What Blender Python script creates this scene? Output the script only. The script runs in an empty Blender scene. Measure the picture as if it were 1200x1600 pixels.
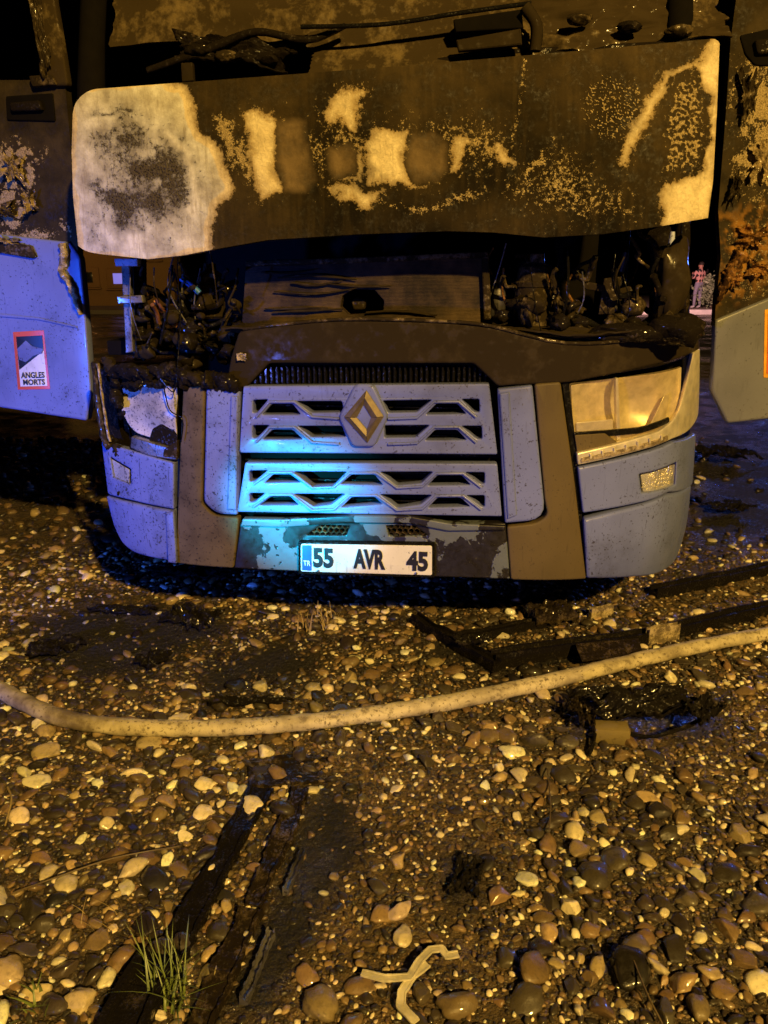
import bpy, bmesh, math, random
import numpy as np
from mathutils import Vector, Matrix

random.seed(7)
rng = np.random.default_rng(7)
scene = bpy.context.scene
COL = scene.collection

# ------------------------------------------------------------------ camera, sky, lamps, exposure
CAM_H, PITCH = 1.6, math.radians(17.5)
cam_data = bpy.data.cameras.new('camera')
cam = bpy.data.objects.new('camera', cam_data)
COL.objects.link(cam)
cam.location = (0, 0, CAM_H)
cam.rotation_euler = (math.pi/2 - PITCH, 0, 0)
cam_data.sensor_fit = 'VERTICAL'
cam_data.sensor_height = 24.0
cam_data.lens = 18.0
cam_data.clip_start = 0.05
cam_data.clip_end = 2000
scene.camera = cam
scene.render.resolution_x, scene.render.resolution_y = 768, 1024

world = bpy.data.worlds.new('World'); scene.world = world; world.use_nodes = True
wn = world.node_tree
sky = wn.nodes.new('ShaderNodeTexSky'); sky.sky_type = 'NISHITA'; sky.sun_disc = False
sky.sun_elevation = math.radians(-4.0); sky.sun_rotation = math.radians(160)
wn.links.new(sky.outputs[0], wn.nodes['Background'].inputs[0])
wn.nodes['Background'].inputs[1].default_value = 0.004

scene.view_settings.view_transform = 'Standard'
scene.view_settings.look = 'None'
scene.view_settings.gamma = 1.0
scene.view_settings.use_curve_mapping = False
scene.view_settings.exposure = 0.0

def lamp(name, kind, loc, target, power, color, radius=0.1, size=60, blend=0.5):
    d = bpy.data.lights.new(name, kind)
    d.energy = power; d.color = color; d.shadow_soft_size = radius
    if kind == 'SPOT':
        d.spot_size = math.radians(size); d.spot_blend = blend
    o = bpy.data.objects.new(name, d); COL.objects.link(o); o.location = loc
    v = Vector(target) - Vector(loc)
    o.rotation_euler = v.to_track_quat('-Z', 'Y').to_euler()
    return o
# sodium street lamp behind the photographer's right shoulder
lamp('sodium_street_lamp', 'SPOT', (3.7, -6.6, 6.9), (0.2, 3.0, 0.6), 9200, (1.0, 0.625, 0.15), 0.14, 100, 0.6)
# blue beacon of an emergency vehicle standing to the left of the photographer
lamp('blue_beacon', 'SPOT', (-4.6, -0.6, 0.8), (-1.60, 3.3, 0.92), 1700, (0.03, 0.13, 1.0), 0.08, 33, 1.0)
lamp('second_blue_beacon', 'SPOT', (-2.6, -2.6, 0.6), (0.35, 3.0, 0.80), 500, (0.14, 0.20, 1.0), 0.08, 22, 1.0)
# a cold torch held low, on the lower grille
lamp('torch_beam', 'SPOT', (-1.6, 0.6, 0.95), (-0.36, 2.95, 0.69), 2100, (0.0, 0.60, 1.0), 0.03, 15, 1.0)
# blue lights of the vehicles parked farther along the road, on the wet ground to the right
lamp('far_beacon', 'SPOT', (8.2, 13.5, 2.2), (2.9, 6.0, 0.0), 420, (0.08, 0.2, 1.0), 0.15, 70, 0.8)
# rear lamps and work light by the pavement where the onlooker stands
lamp('road_work_light', 'SPOT', (9.0, 22.0, 2.4), (12.4, 31.0, 0.9), 3600, (1.0, 0.46, 0.44), 0.2, 60, 0.6)

# ------------------------------------------------------------------ survey: photo points -> points on the truck's front or on the ground
TX, TY, YAW = -0.08, 2.95, math.radians(6.0)
CA, SA = math.cos(YAW), math.sin(YAW)
cp, sp = math.cos(PITCH), math.sin(PITCH)
OX = (0-TX)*CA - (0-TY)*SA
OY = (0-TX)*SA + (0-TY)*CA
def ray(px, py):
    a = (np.asarray(px, float)-600)/1200; b = (800-np.asarray(py, float))/1200
    return a, cp + b*sp, -sp + b*cp
def prof(x):
    ax = np.abs(x)
    return 0.02*ax**2 + 0.50*np.maximum(0, ax-0.62)**2 + 2.5*np.maximum(0, ax-1.12)**2
def flat(x): return np.zeros_like(np.asarray(x, float))
def S(px, py, off=0.0, pf=prof):
    """truck-local x, y, z where the sight line meets the surface y = pf(x) + off"""
    dx, dy, dz = ray(px, py)
    lx = dx*CA - dy*SA; ly = dx*SA + dy*CA
    y = np.zeros_like(lx) + off
    for _ in range(12):
        t = (y-OY)/ly
        x = OX + t*lx
        y = pf(x) + off
    t = (y-OY)/ly
    return OX+t*lx, y, CAM_H + t*dz
def chart(x, y, z):
    """truck-local point -> photo point"""
    wx = TX + x*CA + y*SA; wy = TY - x*SA + y*CA; wz = z - CAM_H
    dep = wy*cp - wz*sp; up = wy*sp + wz*cp
    return 600 + 1200*wx/dep, 800 - 1200*up/dep
def G(px, py, z=0.0):
    dx, dy, dz = ray(px, py)
    t = (z-CAM_H)/dz
    return float(dx*t), float(dy*t)
def gchart(x, y, z=0.0):
    wz = z-CAM_H; dep = y*cp - wz*sp; up = y*sp + wz*cp
    return 600+1200*x/dep, 800-1200*up/dep

# ------------------------------------------------------------------ noise and masks (numpy)
def _h(ix, iy, seed):
    n = (ix.astype(np.int64)*374761393 + iy.astype(np.int64)*668265263 + seed*974711) & 0xffffffff
    n = ((n ^ (n >> 13))*1274126177) & 0xffffffff
    return ((n ^ (n >> 16)) & 0xffff)/65535.0
def vn(x, y, seed=0):
    x = np.asarray(x, float); y = np.asarray(y, float)
    ix = np.floor(x); iy = np.floor(y); fx = x-ix; fy = y-iy
    fx = fx*fx*(3-2*fx); fy = fy*fy*(3-2*fy)
    a = _h(ix, iy, seed); b = _h(ix+1, iy, seed); c = _h(ix, iy+1, seed); d = _h(ix+1, iy+1, seed)
    return (a*(1-fx)+b*fx)*(1-fy) + (c*(1-fx)+d*fx)*fy
def fbm(x, y, o=4, seed=0):
    s = 0; a = 0.5; t = 0
    for i in range(o):
        s = s + a*vn(x, y, seed+i*17); t += a; a *= 0.5; x = np.asarray(x)*2.03+3.1; y = np.asarray(y)*2.03+1.7
    return s/t
def worley(x, y, seed=0):
    ix = np.floor(x); iy = np.floor(y); f1 = np.full(np.shape(x), 9.0); f2 = f1.copy()
    for i in (-1, 0, 1):
        for j in (-1, 0, 1):
            cx = ix+i; cy = iy+j
            d = np.hypot(cx+_h(cx, cy, seed)-x, cy+_h(cx, cy, seed+5)-y)
            f2 = np.where(d < f1, f1, np.minimum(f2, d)); f1 = np.minimum(f1, d)
    return f1, f2
def sdf(px, py, poly):
    """distance to a polygon, positive inside"""
    px = np.asarray(px, float); py = np.asarray(py, float)
    d = np.full(px.shape, 1e9); ins = np.zeros(px.shape, bool)
    n = len(poly)
    for i in range(n):
        x1, y1 = poly[i]; x2, y2 = poly[(i+1) % n]
        ex, ey = x2-x1, y2-y1
        t = np.clip(((px-x1)*ex+(py-y1)*ey)/(ex*ex+ey*ey+1e-9), 0, 1)
        d = np.minimum(d, np.hypot(px-x1-t*ex, py-y1-t*ey))
        if y1 != y2:
            ins ^= ((y1 > py) != (y2 > py)) & (px < (x2-x1)*(py-y1)/(y2-y1)+x1)
    return np.where(ins, d, -d)
def sm(d, w): return np.clip(d/w*0.5+0.5, 0, 1)
def polyline_d(px, py, pts):
    d = np.full(np.shape(px), 1e9)
    for (x1, y1), (x2, y2) in zip(pts[:-1], pts[1:]):
        ex, ey = x2-x1, y2-y1
        t = np.clip(((px-x1)*ex+(py-y1)*ey)/(ex*ex+ey*ey+1e-9), 0, 1)
        d = np.minimum(d, np.hypot(px-x1-t*ex, py-y1-t*ey))
    return d

# ------------------------------------------------------------------ materials
class N:
    def __init__(s, name):
        s.m = bpy.data.materials.new(name); s.m.use_nodes = True
        s.t = s.m.node_tree; s.b = s.t.nodes['Principled BSDF']
        s.co = s.t.nodes.new('ShaderNodeTexCoord').outputs['Object']
    def new(s, k): return s.t.nodes.new(k)
    def link(s, a, b): s.t.links.new(a, b)
    def put(s, sock, v):
        if hasattr(v, 'links') or isinstance(v, bpy.types.NodeSocket): s.link(v, sock)
        elif isinstance(v, (tuple, list)) and len(v) == 3 and sock.type == 'RGBA': sock.default_value = (*v, 1)
        else: sock.default_value = v
    def scaled(s, sc, loc=(0, 0, 0)):
        n = s.new('ShaderNodeMapping'); s.link(s.co, n.inputs[0]); n.inputs['Scale'].default_value = sc; n.inputs['Location'].default_value = loc
        return n.outputs[0]
    def noise(s, scale, detail=4, rough=0.55, vec=None, dist=0.0):
        n = s.new('ShaderNodeTexNoise'); s.link(vec or s.co, n.inputs['Vector'])
        n.inputs['Scale'].default_value = scale; n.inputs['Detail'].default_value = detail
        n.inputs['Roughness'].default_value = rough; n.inputs['Distortion'].default_value = dist
        return n.outputs['Fac']
    def vor(s, scale, feat='F1', vec=None):
        n = s.new('ShaderNodeTexVoronoi'); n.feature = feat; s.link(vec or s.co, n.inputs['Vector']); n.inputs['Scale'].default_value = scale
        return n.outputs['Distance']
    def ramp(s, f, a, b, va=0.0, vb=1.0):
        n = s.new('ShaderNodeMapRange'); n.clamp = True
        s.put(n.inputs[0], f); n.inputs[1].default_value = a; n.inputs[2].default_value = b
        n.inputs[3].default_value = va; n.inputs[4].default_value = vb
        return n.outputs[0]
    def math(s, op, a, b=0.0):
        n = s.new('ShaderNodeMath'); n.operation = op; s.put(n.inputs[0], a); s.put(n.inputs[1], b); return n.outputs[0]
    def mix(s, f, a, b):
        n = s.new('ShaderNodeMix'); n.data_type = 'RGBA'
        s.put(n.inputs[0], f); s.put(n.inputs[6], a); s.put(n.inputs[7], b); return n.outputs[2]
    def attr(s, name):
        n = s.new('ShaderNodeAttribute'); n.attribute_name = name; return n
    def bump(s, h, strength=0.3, dist=0.005):
        n = s.new('ShaderNodeBump'); n.inputs['Strength'].default_value = strength; n.inputs['Distance'].default_value = dist
        s.link(h, n.inputs['Height']); s.link(n.outputs[0], s.b.inputs['Normal'])
    def set(s, **k):
        names = dict(base='Base Color', rough='Roughness', metal='Metallic', spec='Specular IOR Level', coat='Coat Weight', coatr='Coat Roughness',
                     trans='Transmission Weight', ior='IOR', emit='Emission Color', es='Emission Strength', alpha='Alpha')
        for a, v in k.items(): s.put(s.b.inputs[names[a]], v)
        return s.m

def grimy(name, base, dirt=(.018, .013, .008), amount=0.35, streak=0.4, speck=0.5, r0=0.3, r1=0.6, coat=0.0, metal=0.0, bmp=0.15, spec=0.4):
    n = N(name)
    a = n.noise(7, 6, 0.62); b = n.noise(95, 3, 0.6); c = n.noise(9, 5, 0.6, n.scaled((7, 7, 0.9))); e = n.noise(2.2, 3)
    clump = n.ramp(n.math('ADD', n.math('MULTIPLY', a, 0.6), n.math('MULTIPLY', e, 0.4)), 0.62-amount*0.35, 0.78-amount*0.25, 0, amount*1.6)
    st = n.ramp(c, 0.60, 0.74, 0, streak)
    spk = n.ramp(n.math('ADD', b, n.math('MULTIPLY', a, 0.35)), 0.87-amount*0.26, 0.93-amount*0.26, 0, speck)
    f = n.math('MINIMUM', n.math('MAXIMUM', n.math('MAXIMUM', clump, st), spk), 1.0)
    film = n.mix(n.ramp(e, 0.35, 0.68, 0, 0.55), base, tuple(0.45*base[i]+0.1*dirt[i] for i in range(3)))
    n.bump(n.math('ADD', n.math('MULTIPLY', f, 0.8), n.math('MULTIPLY', b, 0.2)), bmp, 0.004)
    return n.set(base=n.mix(f, film, dirt), rough=n.ramp(n.math('ADD', a, n.math('MULTIPLY', f, 0.3)), 0.35, 0.95, r0, r1), coat=coat, metal=metal, spec=spec)

def soot(name, base=(.022, .016, .010), hi=(.09, .062, .034), thr=0.56, r0=0.25, r1=0.7, scale=14, bmp=0.6, metal=0.0, wet=0.55, glint=0.55):
    n = N(name)
    a = n.noise(scale, 7, 0.68); b = n.noise(scale*6, 3, 0.6)
    f = n.ramp(n.math('ADD', n.math('MULTIPLY', a, 0.75), n.math('MULTIPLY', b, 0.25)), thr, thr+0.14)
    n.bump(n.math('ADD', a, n.math('MULTIPLY', b, 0.4)), bmp, 0.012)
    w = n.math('ADD', n.math('MULTIPLY', b, 0.6), n.math('MULTIPLY', a, 0.4))
    base = tuple(0.42*c for c in base); hi = tuple(0.72*c for c in hi)
    return n.set(base=n.mix(f, base, hi), rough=n.ramp(w, 0.53, 0.62, 0.85, r0*0.7), metal=metal, spec=n.ramp(w, 0.53, 0.62, 0.06, glint), coat=n.ramp(w, 0.46, 0.60, 0.0, wet), coatr=0.10)

def plain(name, base, rough=0.5, metal=0.0, coat=0.0, emit=None, es=0.0, var=0.25):
    n = N(name)
    f = n.ramp(n.noise(22, 5, 0.6), 0.35, 0.7)
    m = n.set(base=n.mix(f, base, tuple(c*(1-var) for c in base)), rough=rough, metal=metal, coat=coat)
    if emit: n.set(emit=emit, es=es)
    return m

def vcol(name, bmp=0.25):
    n = N(name)
    at = n.attr('Col'); pk = n.new('ShaderNodeSeparateColor'); n.link(n.attr('Peel').outputs['Color'], pk.inputs[0])
    f0 = n.noise(210, 4, 0.7); f1 = n.noise(70, 6, 0.7); f2 = n.noise(14, 6, 0.65); f3 = n.noise(330, 2, 0.6); cell = n.vor(120)
    edge = n.math('ADD', n.math('MULTIPLY', n.math('SUBTRACT', f1, 0.5), 0.95), n.math('MULTIPLY', n.math('SUBTRACT', f0, 0.5), 0.5))
    # soot film with its own variation
    base = n.mix(n.ramp(f2, 0.40, 0.66, 0, 0.75), at.outputs['Color'], n.mix(0.75, at.outputs['Color'], (.006, .005, .003)))
    base = n.mix(n.ramp(n.math('ADD', n.math('MULTIPLY', f0, 0.55), n.math('MULTIPLY', f1, 0.45)), 0.60, 0.70, 0, 0.5), base, n.mix(0.25, base, (.17, .125, .06)))
    # tan crust: speckled
    mt = n.ramp(n.math('ADD', pk.outputs[1], n.math('MULTIPLY', edge, 1.6)), 0.50, 0.60)
    tan = n.mix(n.ramp(f0, 0.35, 0.65), (.10, .072, .034), (.50, .385, .20))
    c1 = n.mix(n.math('MULTIPLY', mt, 0.85), base, tan)
    # pale paint laid bare: ragged edge, browned towards the edge
    mp = n.ramp(n.math('ADD', pk.outputs[0], n.math('MULTIPLY', edge, 0.9)), 0.44, 0.54)
    core = n.ramp(n.math('ADD', pk.outputs[0], n.math('MULTIPLY', edge, 0.8)), 0.52, 0.95)
    white = n.ramp(pk.outputs[0], 1.02, 1.10)
    pale = n.mix(core, (.26, .185, .085), n.mix(n.ramp(f2, 0.35, 0.65), (.72, .62, .42), (.56, .46, .29)))
    pale = n.mix(white, pale, n.mix(n.ramp(f2, 0.38, 0.66), (.66, .66, .64), (.46, .43, .38)))
    drip = n.noise(10, 5, 0.6, n.scaled((6, 6, 0.8)))
    pale = n.mix(n.ramp(drip, 0.55, 0.70, 0, 0.55), pale, (.20, .16, .10))
    pale = n.mix(n.ramp(f0, 0.58, 0.70, 0, 0.45), pale, (.24, .17, .085))
    c2 = n.mix(mp, c1, pale)
    # char over everything: soft smoke and crisp blisters
    md = n.ramp(n.math('ADD', pk.outputs[2], n.math('MULTIPLY', edge, 1.5)), 0.50, 0.72)
    smoke = n.ramp(n.math('ADD', pk.outputs[2], n.math('MULTIPLY', n.math('SUBTRACT', f2, 0.5), 0.8)), 0.02, 0.62, 0, 0.82)
    c3 = n.mix(n.math('MULTIPLY', smoke, mp), c2, (.115, .108, .100))
    c3 = n.mix(md, c3, n.mix(n.ramp(cell, 0.15, 0.5), (.012, .010, .008), (.060, .050, .036)))
    h = n.math('ADD', n.math('ADD', n.math('MULTIPLY', mp, 0.7), n.math('MULTIPLY', mt, 0.5)), n.math('ADD', n.math('MULTIPLY', f1, 0.8), n.math('MULTIPLY', md, n.math('MULTIPLY', cell, 1.5))))
    n.bump(h, bmp, 0.006)
    gl = n.ramp(n.math('ADD', n.math('MULTIPLY', f1, 0.5), n.math('MULTIPLY', f2, 0.5)), 0.50, 0.66, 0.30, -0.14)
    return n.set(base=c3, rough=n.math('ADD', at.outputs['Alpha'], gl), spec=n.ramp(gl, 0.30, -0.14, 0.08, 0.26))

PAINT = (0.150, 0.182, 0.40)
M = {}
M['paint'] = grimy('pale_blue_paint', PAINT, amount=0.30, streak=0.35, speck=0.85, r0=0.3, r1=0.6, coat=0.1)
M['paint_dirty'] = grimy('pale_blue_paint_sooty', PAINT, amount=0.44, streak=0.9, speck=0.9, r0=0.3, r1=0.6, coat=0.1)
M['trim'] = grimy('bronze_trim', (.105, .077, .031), spec=0.2, amount=0.16, streak=0.35, speck=0.6, r0=0.5, r1=0.7, bmp=0.2)
M['trim_dirty'] = grimy('bronze_trim_sooty', (.115, .086, .036), spec=0.12, amount=0.42, streak=0.9, speck=0.8, r0=0.5, r1=0.7, bmp=0.2)
M['black'] = soot('black_plastic', (.010, .009, .008), (.03, .024, .016), 0.6, 0.3, 0.6, 20, 0.2)
M['soot'] = soot('soot_crust')
M['soot_tan'] = soot('scorched_metal', (.05, .036, .018), (.20, .145, .07), 0.50, 0.28, 0.6, 11, 0.5)
M['soot_brown'] = soot('scorched_plastic', (.050, .036, .018), (.052, .038, .019), 0.50, 0.40, 0.6, 4.5, 0.10, wet=0.05, glint=0.12)
M['dark_gap'] = plain('soot_black', (.006, .005, .004), 0.95); M['dark_gap'].node_tree.nodes['Principled BSDF'].inputs['Specular IOR Level'].default_value = 0.05
M['gold'] = plain('brass_emblem', (.17, .13, .07), 0.5, 0.4, var=0.5)
M['chrome'] = plain('hazy_chrome', (.80, .72, .52), 0.34, 0.45, var=0.35)
M['steel'] = grimy('worn_steel', (.26, .25, .25), amount=0.62, streak=0.7, speck=0.8, r0=0.25, r1=0.5, metal=0.6)
M['blue_steel'] = grimy('pale_strut', (.40, .44, .58), amount=0.5, streak=0.5, speck=0.5, r0=0.3, r1=0.5)
M['rust'] = soot('rust', (.06, .028, .010), (.36, .17, .04), 0.45, 0.35, 0.7, 16, 0.6)
M['ash'] = soot('pale_ash', (.30, .23, .13), (.60, .48, .28), 0.45, 0.5, 0.8, 30, 0.6)
M['peeled'] = soot('peeled_paint', (.12, .085, .040), (.42, .31, .15), 0.42, 0.3, 0.6, 26, 0.6)
M['roof_metal'] = soot('burnt_roof_metal', (.085, .060, .028), (.20, .145, .065), 0.50, 0.3, 0.6, 6, 0.35, wet=0.25, glint=0.3)
M['copper'] = plain('bare_copper_wire', (.45, .20, .09), 0.4, 0.7, var=0.6)
M['rubber'] = plain('tyre_rubber', (.012, .012, .012), 0.8)
M['vc'] = vcol('scorched_paint', 0.55)
M['plate_white'] = grimy('plate_white', (.80, .80, .78), amount=0.16, streak=0.35, speck=0.6, r0=0.3, r1=0.45, bmp=0.03)
M['plate_dirty'] = grimy('sooty_lamp_glass', (.36, .36, .36), amount=0.45, streak=0.6, speck=0.8, r0=0.15, r1=0.4)
M['plate_blue'] = plain('plate_blue', (.02, .10, .55), 0.4)
M['ink'] = plain('black_ink', (.012, .012, .013), 0.45)
M['white_ink'] = plain('white_ink', (.8, .8, .8), 0.45)
M['red_ink'] = grimy('faded_red_ink', (.62, .10, .045), amount=0.2, streak=0.2, speck=0.5, bmp=0.02)
M['sticker'] = grimy('sticker_white', (.74, .74, .72), amount=0.2, streak=0.3, speck=0.5, bmp=0.03)
M['amber'] = plain('amber_reflector', (.75, .36, .03), 0.25, coat=0.6)

def glassy(name, col, rough=0.12, trans=0.75):
    n = N(name)
    a = n.noise(5, 5, 0.6); b = n.noise(60, 3)
    n.bump(b, 0.06, 0.003)
    return n.set(base=n.mix(n.ramp(a, 0.3, 0.7), col, tuple(c*0.7 for c in col)), rough=n.ramp(a, 0.3, 0.75, rough, rough+0.3), trans=trans, ior=1.45, coat=0.4)
def haze_glass(name, col, alpha, bs=60, bstr=0.06):
    n = N(name); a = n.noise(6, 5, 0.6); b = n.noise(bs, 3)
    n.bump(b, bstr, 0.004)
    return n.set(base=n.mix(n.ramp(a, 0.35, 0.7), col, tuple(c*0.55 for c in col)), rough=n.ramp(a, 0.35, 0.7, 0.06, 0.25), alpha=n.ramp(a, 0.35, 0.7, alpha, alpha*0.55), coat=0.3)
M['lens'] = haze_glass('hazed_lens', (.55, .42, .18), 0.20)
M['fog_glass'] = haze_glass('fog_lamp_glass', (.8, .78, .7), 0.22, 25, 0.2)
n = N('fog_reflector'); n.bump(n.math('ADD', n.vor(95), n.noise(50, 2)), 1.0, 0.02)
M['fog_bowl'] = n.set(base=(.95, .84, .58), metal=0.7, rough=0.22)
M['bowl'] = plain('lamp_reflector_metal', (.95, .80, .46), 0.34, 0.45, var=0.45)

# peeling paint on the middle of the bumper
n = N('peeling_bumper_paint')
a = n.noise(5.5, 6, 0.60, n.scaled((1.0, 1.0, 0.75), (3.7, 0, 1.3))); b = n.noise(40, 4, 0.6); g = n.vor(70)
sx_ = n.new('ShaderNodeSeparateXYZ'); n.link(n.co, sx_.inputs[0])
fx = n.math('SUBTRACT', n.math('ADD', a, n.math('MULTIPLY', b, 0.10)), n.math('MULTIPLY', sx_.outputs[0], 0.10))
pe = n.ramp(fx, 0.575, 0.588)
drops = n.ramp(n.noise(26, 2), 0.66, 0.68)
pe = n.math('MAXIMUM', n.math('MULTIPLY', pe, n.math('SUBTRACT', 1.0, drops)), 0.0)
n.bump(pe, 0.35, 0.004)
M['peel'] = n.set(base=n.mix(pe, (.012, .010, .008), (.10, .118, .135)), rough=n.ramp(b, 0.3, 0.7, 0.25, 0.5), coat=0.2)

# ------------------------------------------------------------------ object helpers
def link(name, mesh, mat, parent=None, loc=None):
    o = bpy.data.objects.new(name, mesh); COL.objects.link(o)
    if mat is not None:
        mesh.materials.clear(); mesh.materials.append(mat)
    if parent: o.parent = parent
    if loc is not None: o.location = loc
    return o
def tag(o, label, cat, group=None, kind=None):
    o['label'] = label; o['category'] = cat
    if group: o['group'] = group
    if kind: o['kind'] = kind
    return o
def empty(name, loc=(0, 0, 0), rotz=0.0):
    o = bpy.data.objects.new(name, None); COL.objects.link(o)
    o.location = loc; o.rotation_euler = (0, 0, rotz); o.empty_display_size = 0.1
    return o
def shade(me, ang=35):
    for p in me.polygons: p.use_smooth = True
    me.set_sharp_from_angle(angle=math.radians(ang))
def mesh_from(verts, faces, name='m', ang=35, smooth=True):
    me = bpy.data.meshes.new(name); me.from_pydata([tuple(map(float, v)) for v in verts], [], faces); me.update()
    if smooth: shade(me, ang)
    return me
def roundpoly(pts, r, n=4):
    out = []; k = len(pts)
    for i in range(k):
        p = Vector(pts[i][:2]); a = Vector(pts[i-1][:2])-p; b = Vector(pts[(i+1) % k][:2])-p
        la, lb = a.length, b.length
        rr = pts[i][2] if len(pts[i]) > 2 else r
        q = min(rr, la*0.45, lb*0.45)
        if q < 1e-5: out.append(tuple(p)); continue
        s = p+a/la*q; e = p+b/lb*q
        for j in range(n+1):
            t = j/n
            out.append(tuple(s*(1-t)**2 + p*2*t*(1-t) + e*t*t))
    return out
def plate_mesh(polys, thick, bevel, res=1):
    """flat plate with holes in x/z, front face at y = 0, going back to y = thick"""
    cu = bpy.data.curves.new('c', 'CURVE'); cu.dimensions = '2D'; cu.fill_mode = 'BOTH'
    cu.extrude = max(thick/2-bevel, 1e-4); cu.bevel_depth = bevel; cu.bevel_resolution = res; cu.offset = -bevel
    for poly in polys:
        s = cu.splines.new('POLY'); s.points.add(len(poly)-1)
        for p, q in zip(s.points, poly): p.co = (q[0], q[1], 0, 1)
        s.use_cyclic_u = True
    o = bpy.data.objects.new('c', cu); COL.objects.link(o)
    dg = bpy.context.evaluated_depsgraph_get()
    me = bpy.data.meshes.new_from_object(o.evaluated_get(dg))
    bpy.data.objects.remove(o); bpy.data.curves.remove(cu)
    bm = bmesh.new(); bm.from_mesh(me)
    bmesh.ops.remove_doubles(bm, verts=bm.verts, dist=1e-5)
    for v in bm.verts:
        x, y, z = v.co; v.co = (x, thick/2 - z, y)
    bm.to_mesh(me); bm.free()
    return me
def bend(me, off, pf, step=0.05, zstep=None, bulge=None):
    bm = bmesh.new(); bm.from_mesh(me)
    xs = [v.co.x for v in bm.verts]; zs = [v.co.z for v in bm.verts]
    def cuts(lo, hi, st, no):
        k = math.ceil(lo/st)
        while k*st < hi:
            bmesh.ops.bisect_plane(bm, geom=bm.verts[:]+bm.edges[:]+bm.faces[:], plane_co=Vector(no)*(k*st), plane_no=no)
            k += 1
    if step: cuts(min(xs), max(xs), step, (1, 0, 0))
    if zstep: cuts(min(zs), max(zs), zstep, (0, 0, 1))
    for v in bm.verts:
        x, y, z = v.co
        v.co.y = y + float(pf(x)) + off + (bulge(x, z) if bulge else 0)
    bmesh.ops.recalc_face_normals(bm, faces=bm.faces)
    bm.to_mesh(me); bm.free()
def XZ(px, py, off=0.0, pf=prof):
    x, y, z = S(px, py, off, pf); return float(x), float(z)
def L3(px, py, off=0.0, pf=prof):
    x, y, z = S(px, py, off, pf); return (float(x), float(y), float(z))
def pts_xz(pts, off, pf):
    return [XZ(p[0], p[1], off, pf) + ((p[2]/400.0,) if len(p) > 2 else ()) for p in pts]
def front(name, polys, off, thick, bevel, mat, parent, r=0.006, pf=prof, step=0.05, zstep=None, bulge=None, label=None, ang=35):
    pl = [roundpoly(pts_xz(p, off, pf), r) for p in polys]
    me = plate_mesh(pl, thick, bevel, 2)
    bend(me, off, pf, step, zstep, bulge)
    shade(me, ang)
    o = link(name, me, mat, parent)
    if label: o['label'] = label
    return o
def sheet(name, fn, nu, nv, paint, mat, parent, rim=0.03, back=(0, 1, 0)):
    """dense skin with its own relief and colour, folded back round its rim"""
    u, v = np.meshgrid(np.linspace(0, 1, nu), np.linspace(0, 1, nv))
    x, y, z = fn(u.ravel(), v.ravel())
    px, py = chart(x, y, z)
    rgb, ro, h, pk = paint(px, py, x, z)
    co = np.stack([x, y-h, z], 1)
    idx = np.arange(nu*nv).reshape(nv, nu)
    ring = np.concatenate([idx[0, :], idx[1:, -1], idx[-1, -2::-1], idx[-2:0:-1, 0]])
    bk = co[ring] + np.array(back)*rim
    inner = co[ring]*0 + bk*0.985 + co.mean(0)*0.015 + np.array(back)*0.002
    nV = len(co); k = len(ring)
    faces = np.stack([idx[:-1, :-1], idx[:-1, 1:], idx[1:, 1:], idx[1:, :-1]], -1).reshape(-1, 4)
    a = ring; b = np.roll(ring, -1); c = nV+np.arange(k); d = np.roll(c, -1)
    rimf = np.stack([b, a, c, d], 1)
    e = c+k; f = np.roll(e, -1)
    faces = np.concatenate([faces, rimf, np.stack([d, c, e, f], 1)])
    allv = np.concatenate([co, bk, inner])
    me = bpy.data.meshes.new(name)
    me.vertices.add(len(allv)); me.vertices.foreach_set('co', allv.ravel())
    me.loops.add(faces.size); me.loops.foreach_set('vertex_index', faces.ravel().astype(np.int32))
    me.polygons.add(len(faces)); me.polygons.foreach_set('loop_start', np.arange(0, faces.size, 4, dtype=np.int32))
    me.update(); me.validate()
    cl = np.ones((len(allv), 4)); cl[:nV, :3] = rgb; cl[:nV, 3] = ro
    cl[nV:nV+k] = cl[ring]; cl[nV+k:] = cl[ring]
    at = me.color_attributes.new('Col', 'FLOAT_COLOR', 'POINT'); at.data.foreach_set('color', cl.ravel().astype(np.float32))
    pl = np.ones((len(allv), 4)); pl[:nV, :3] = pk; pl[nV:nV+k] = pl[ring]; pl[nV+k:] = pl[ring]
    at = me.color_attributes.new('Peel', 'FLOAT_COLOR', 'POINT'); at.data.foreach_set('color', pl.ravel().astype(np.float32))
    shade(me, 50)
    return link(name, me, mat, parent)
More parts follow.
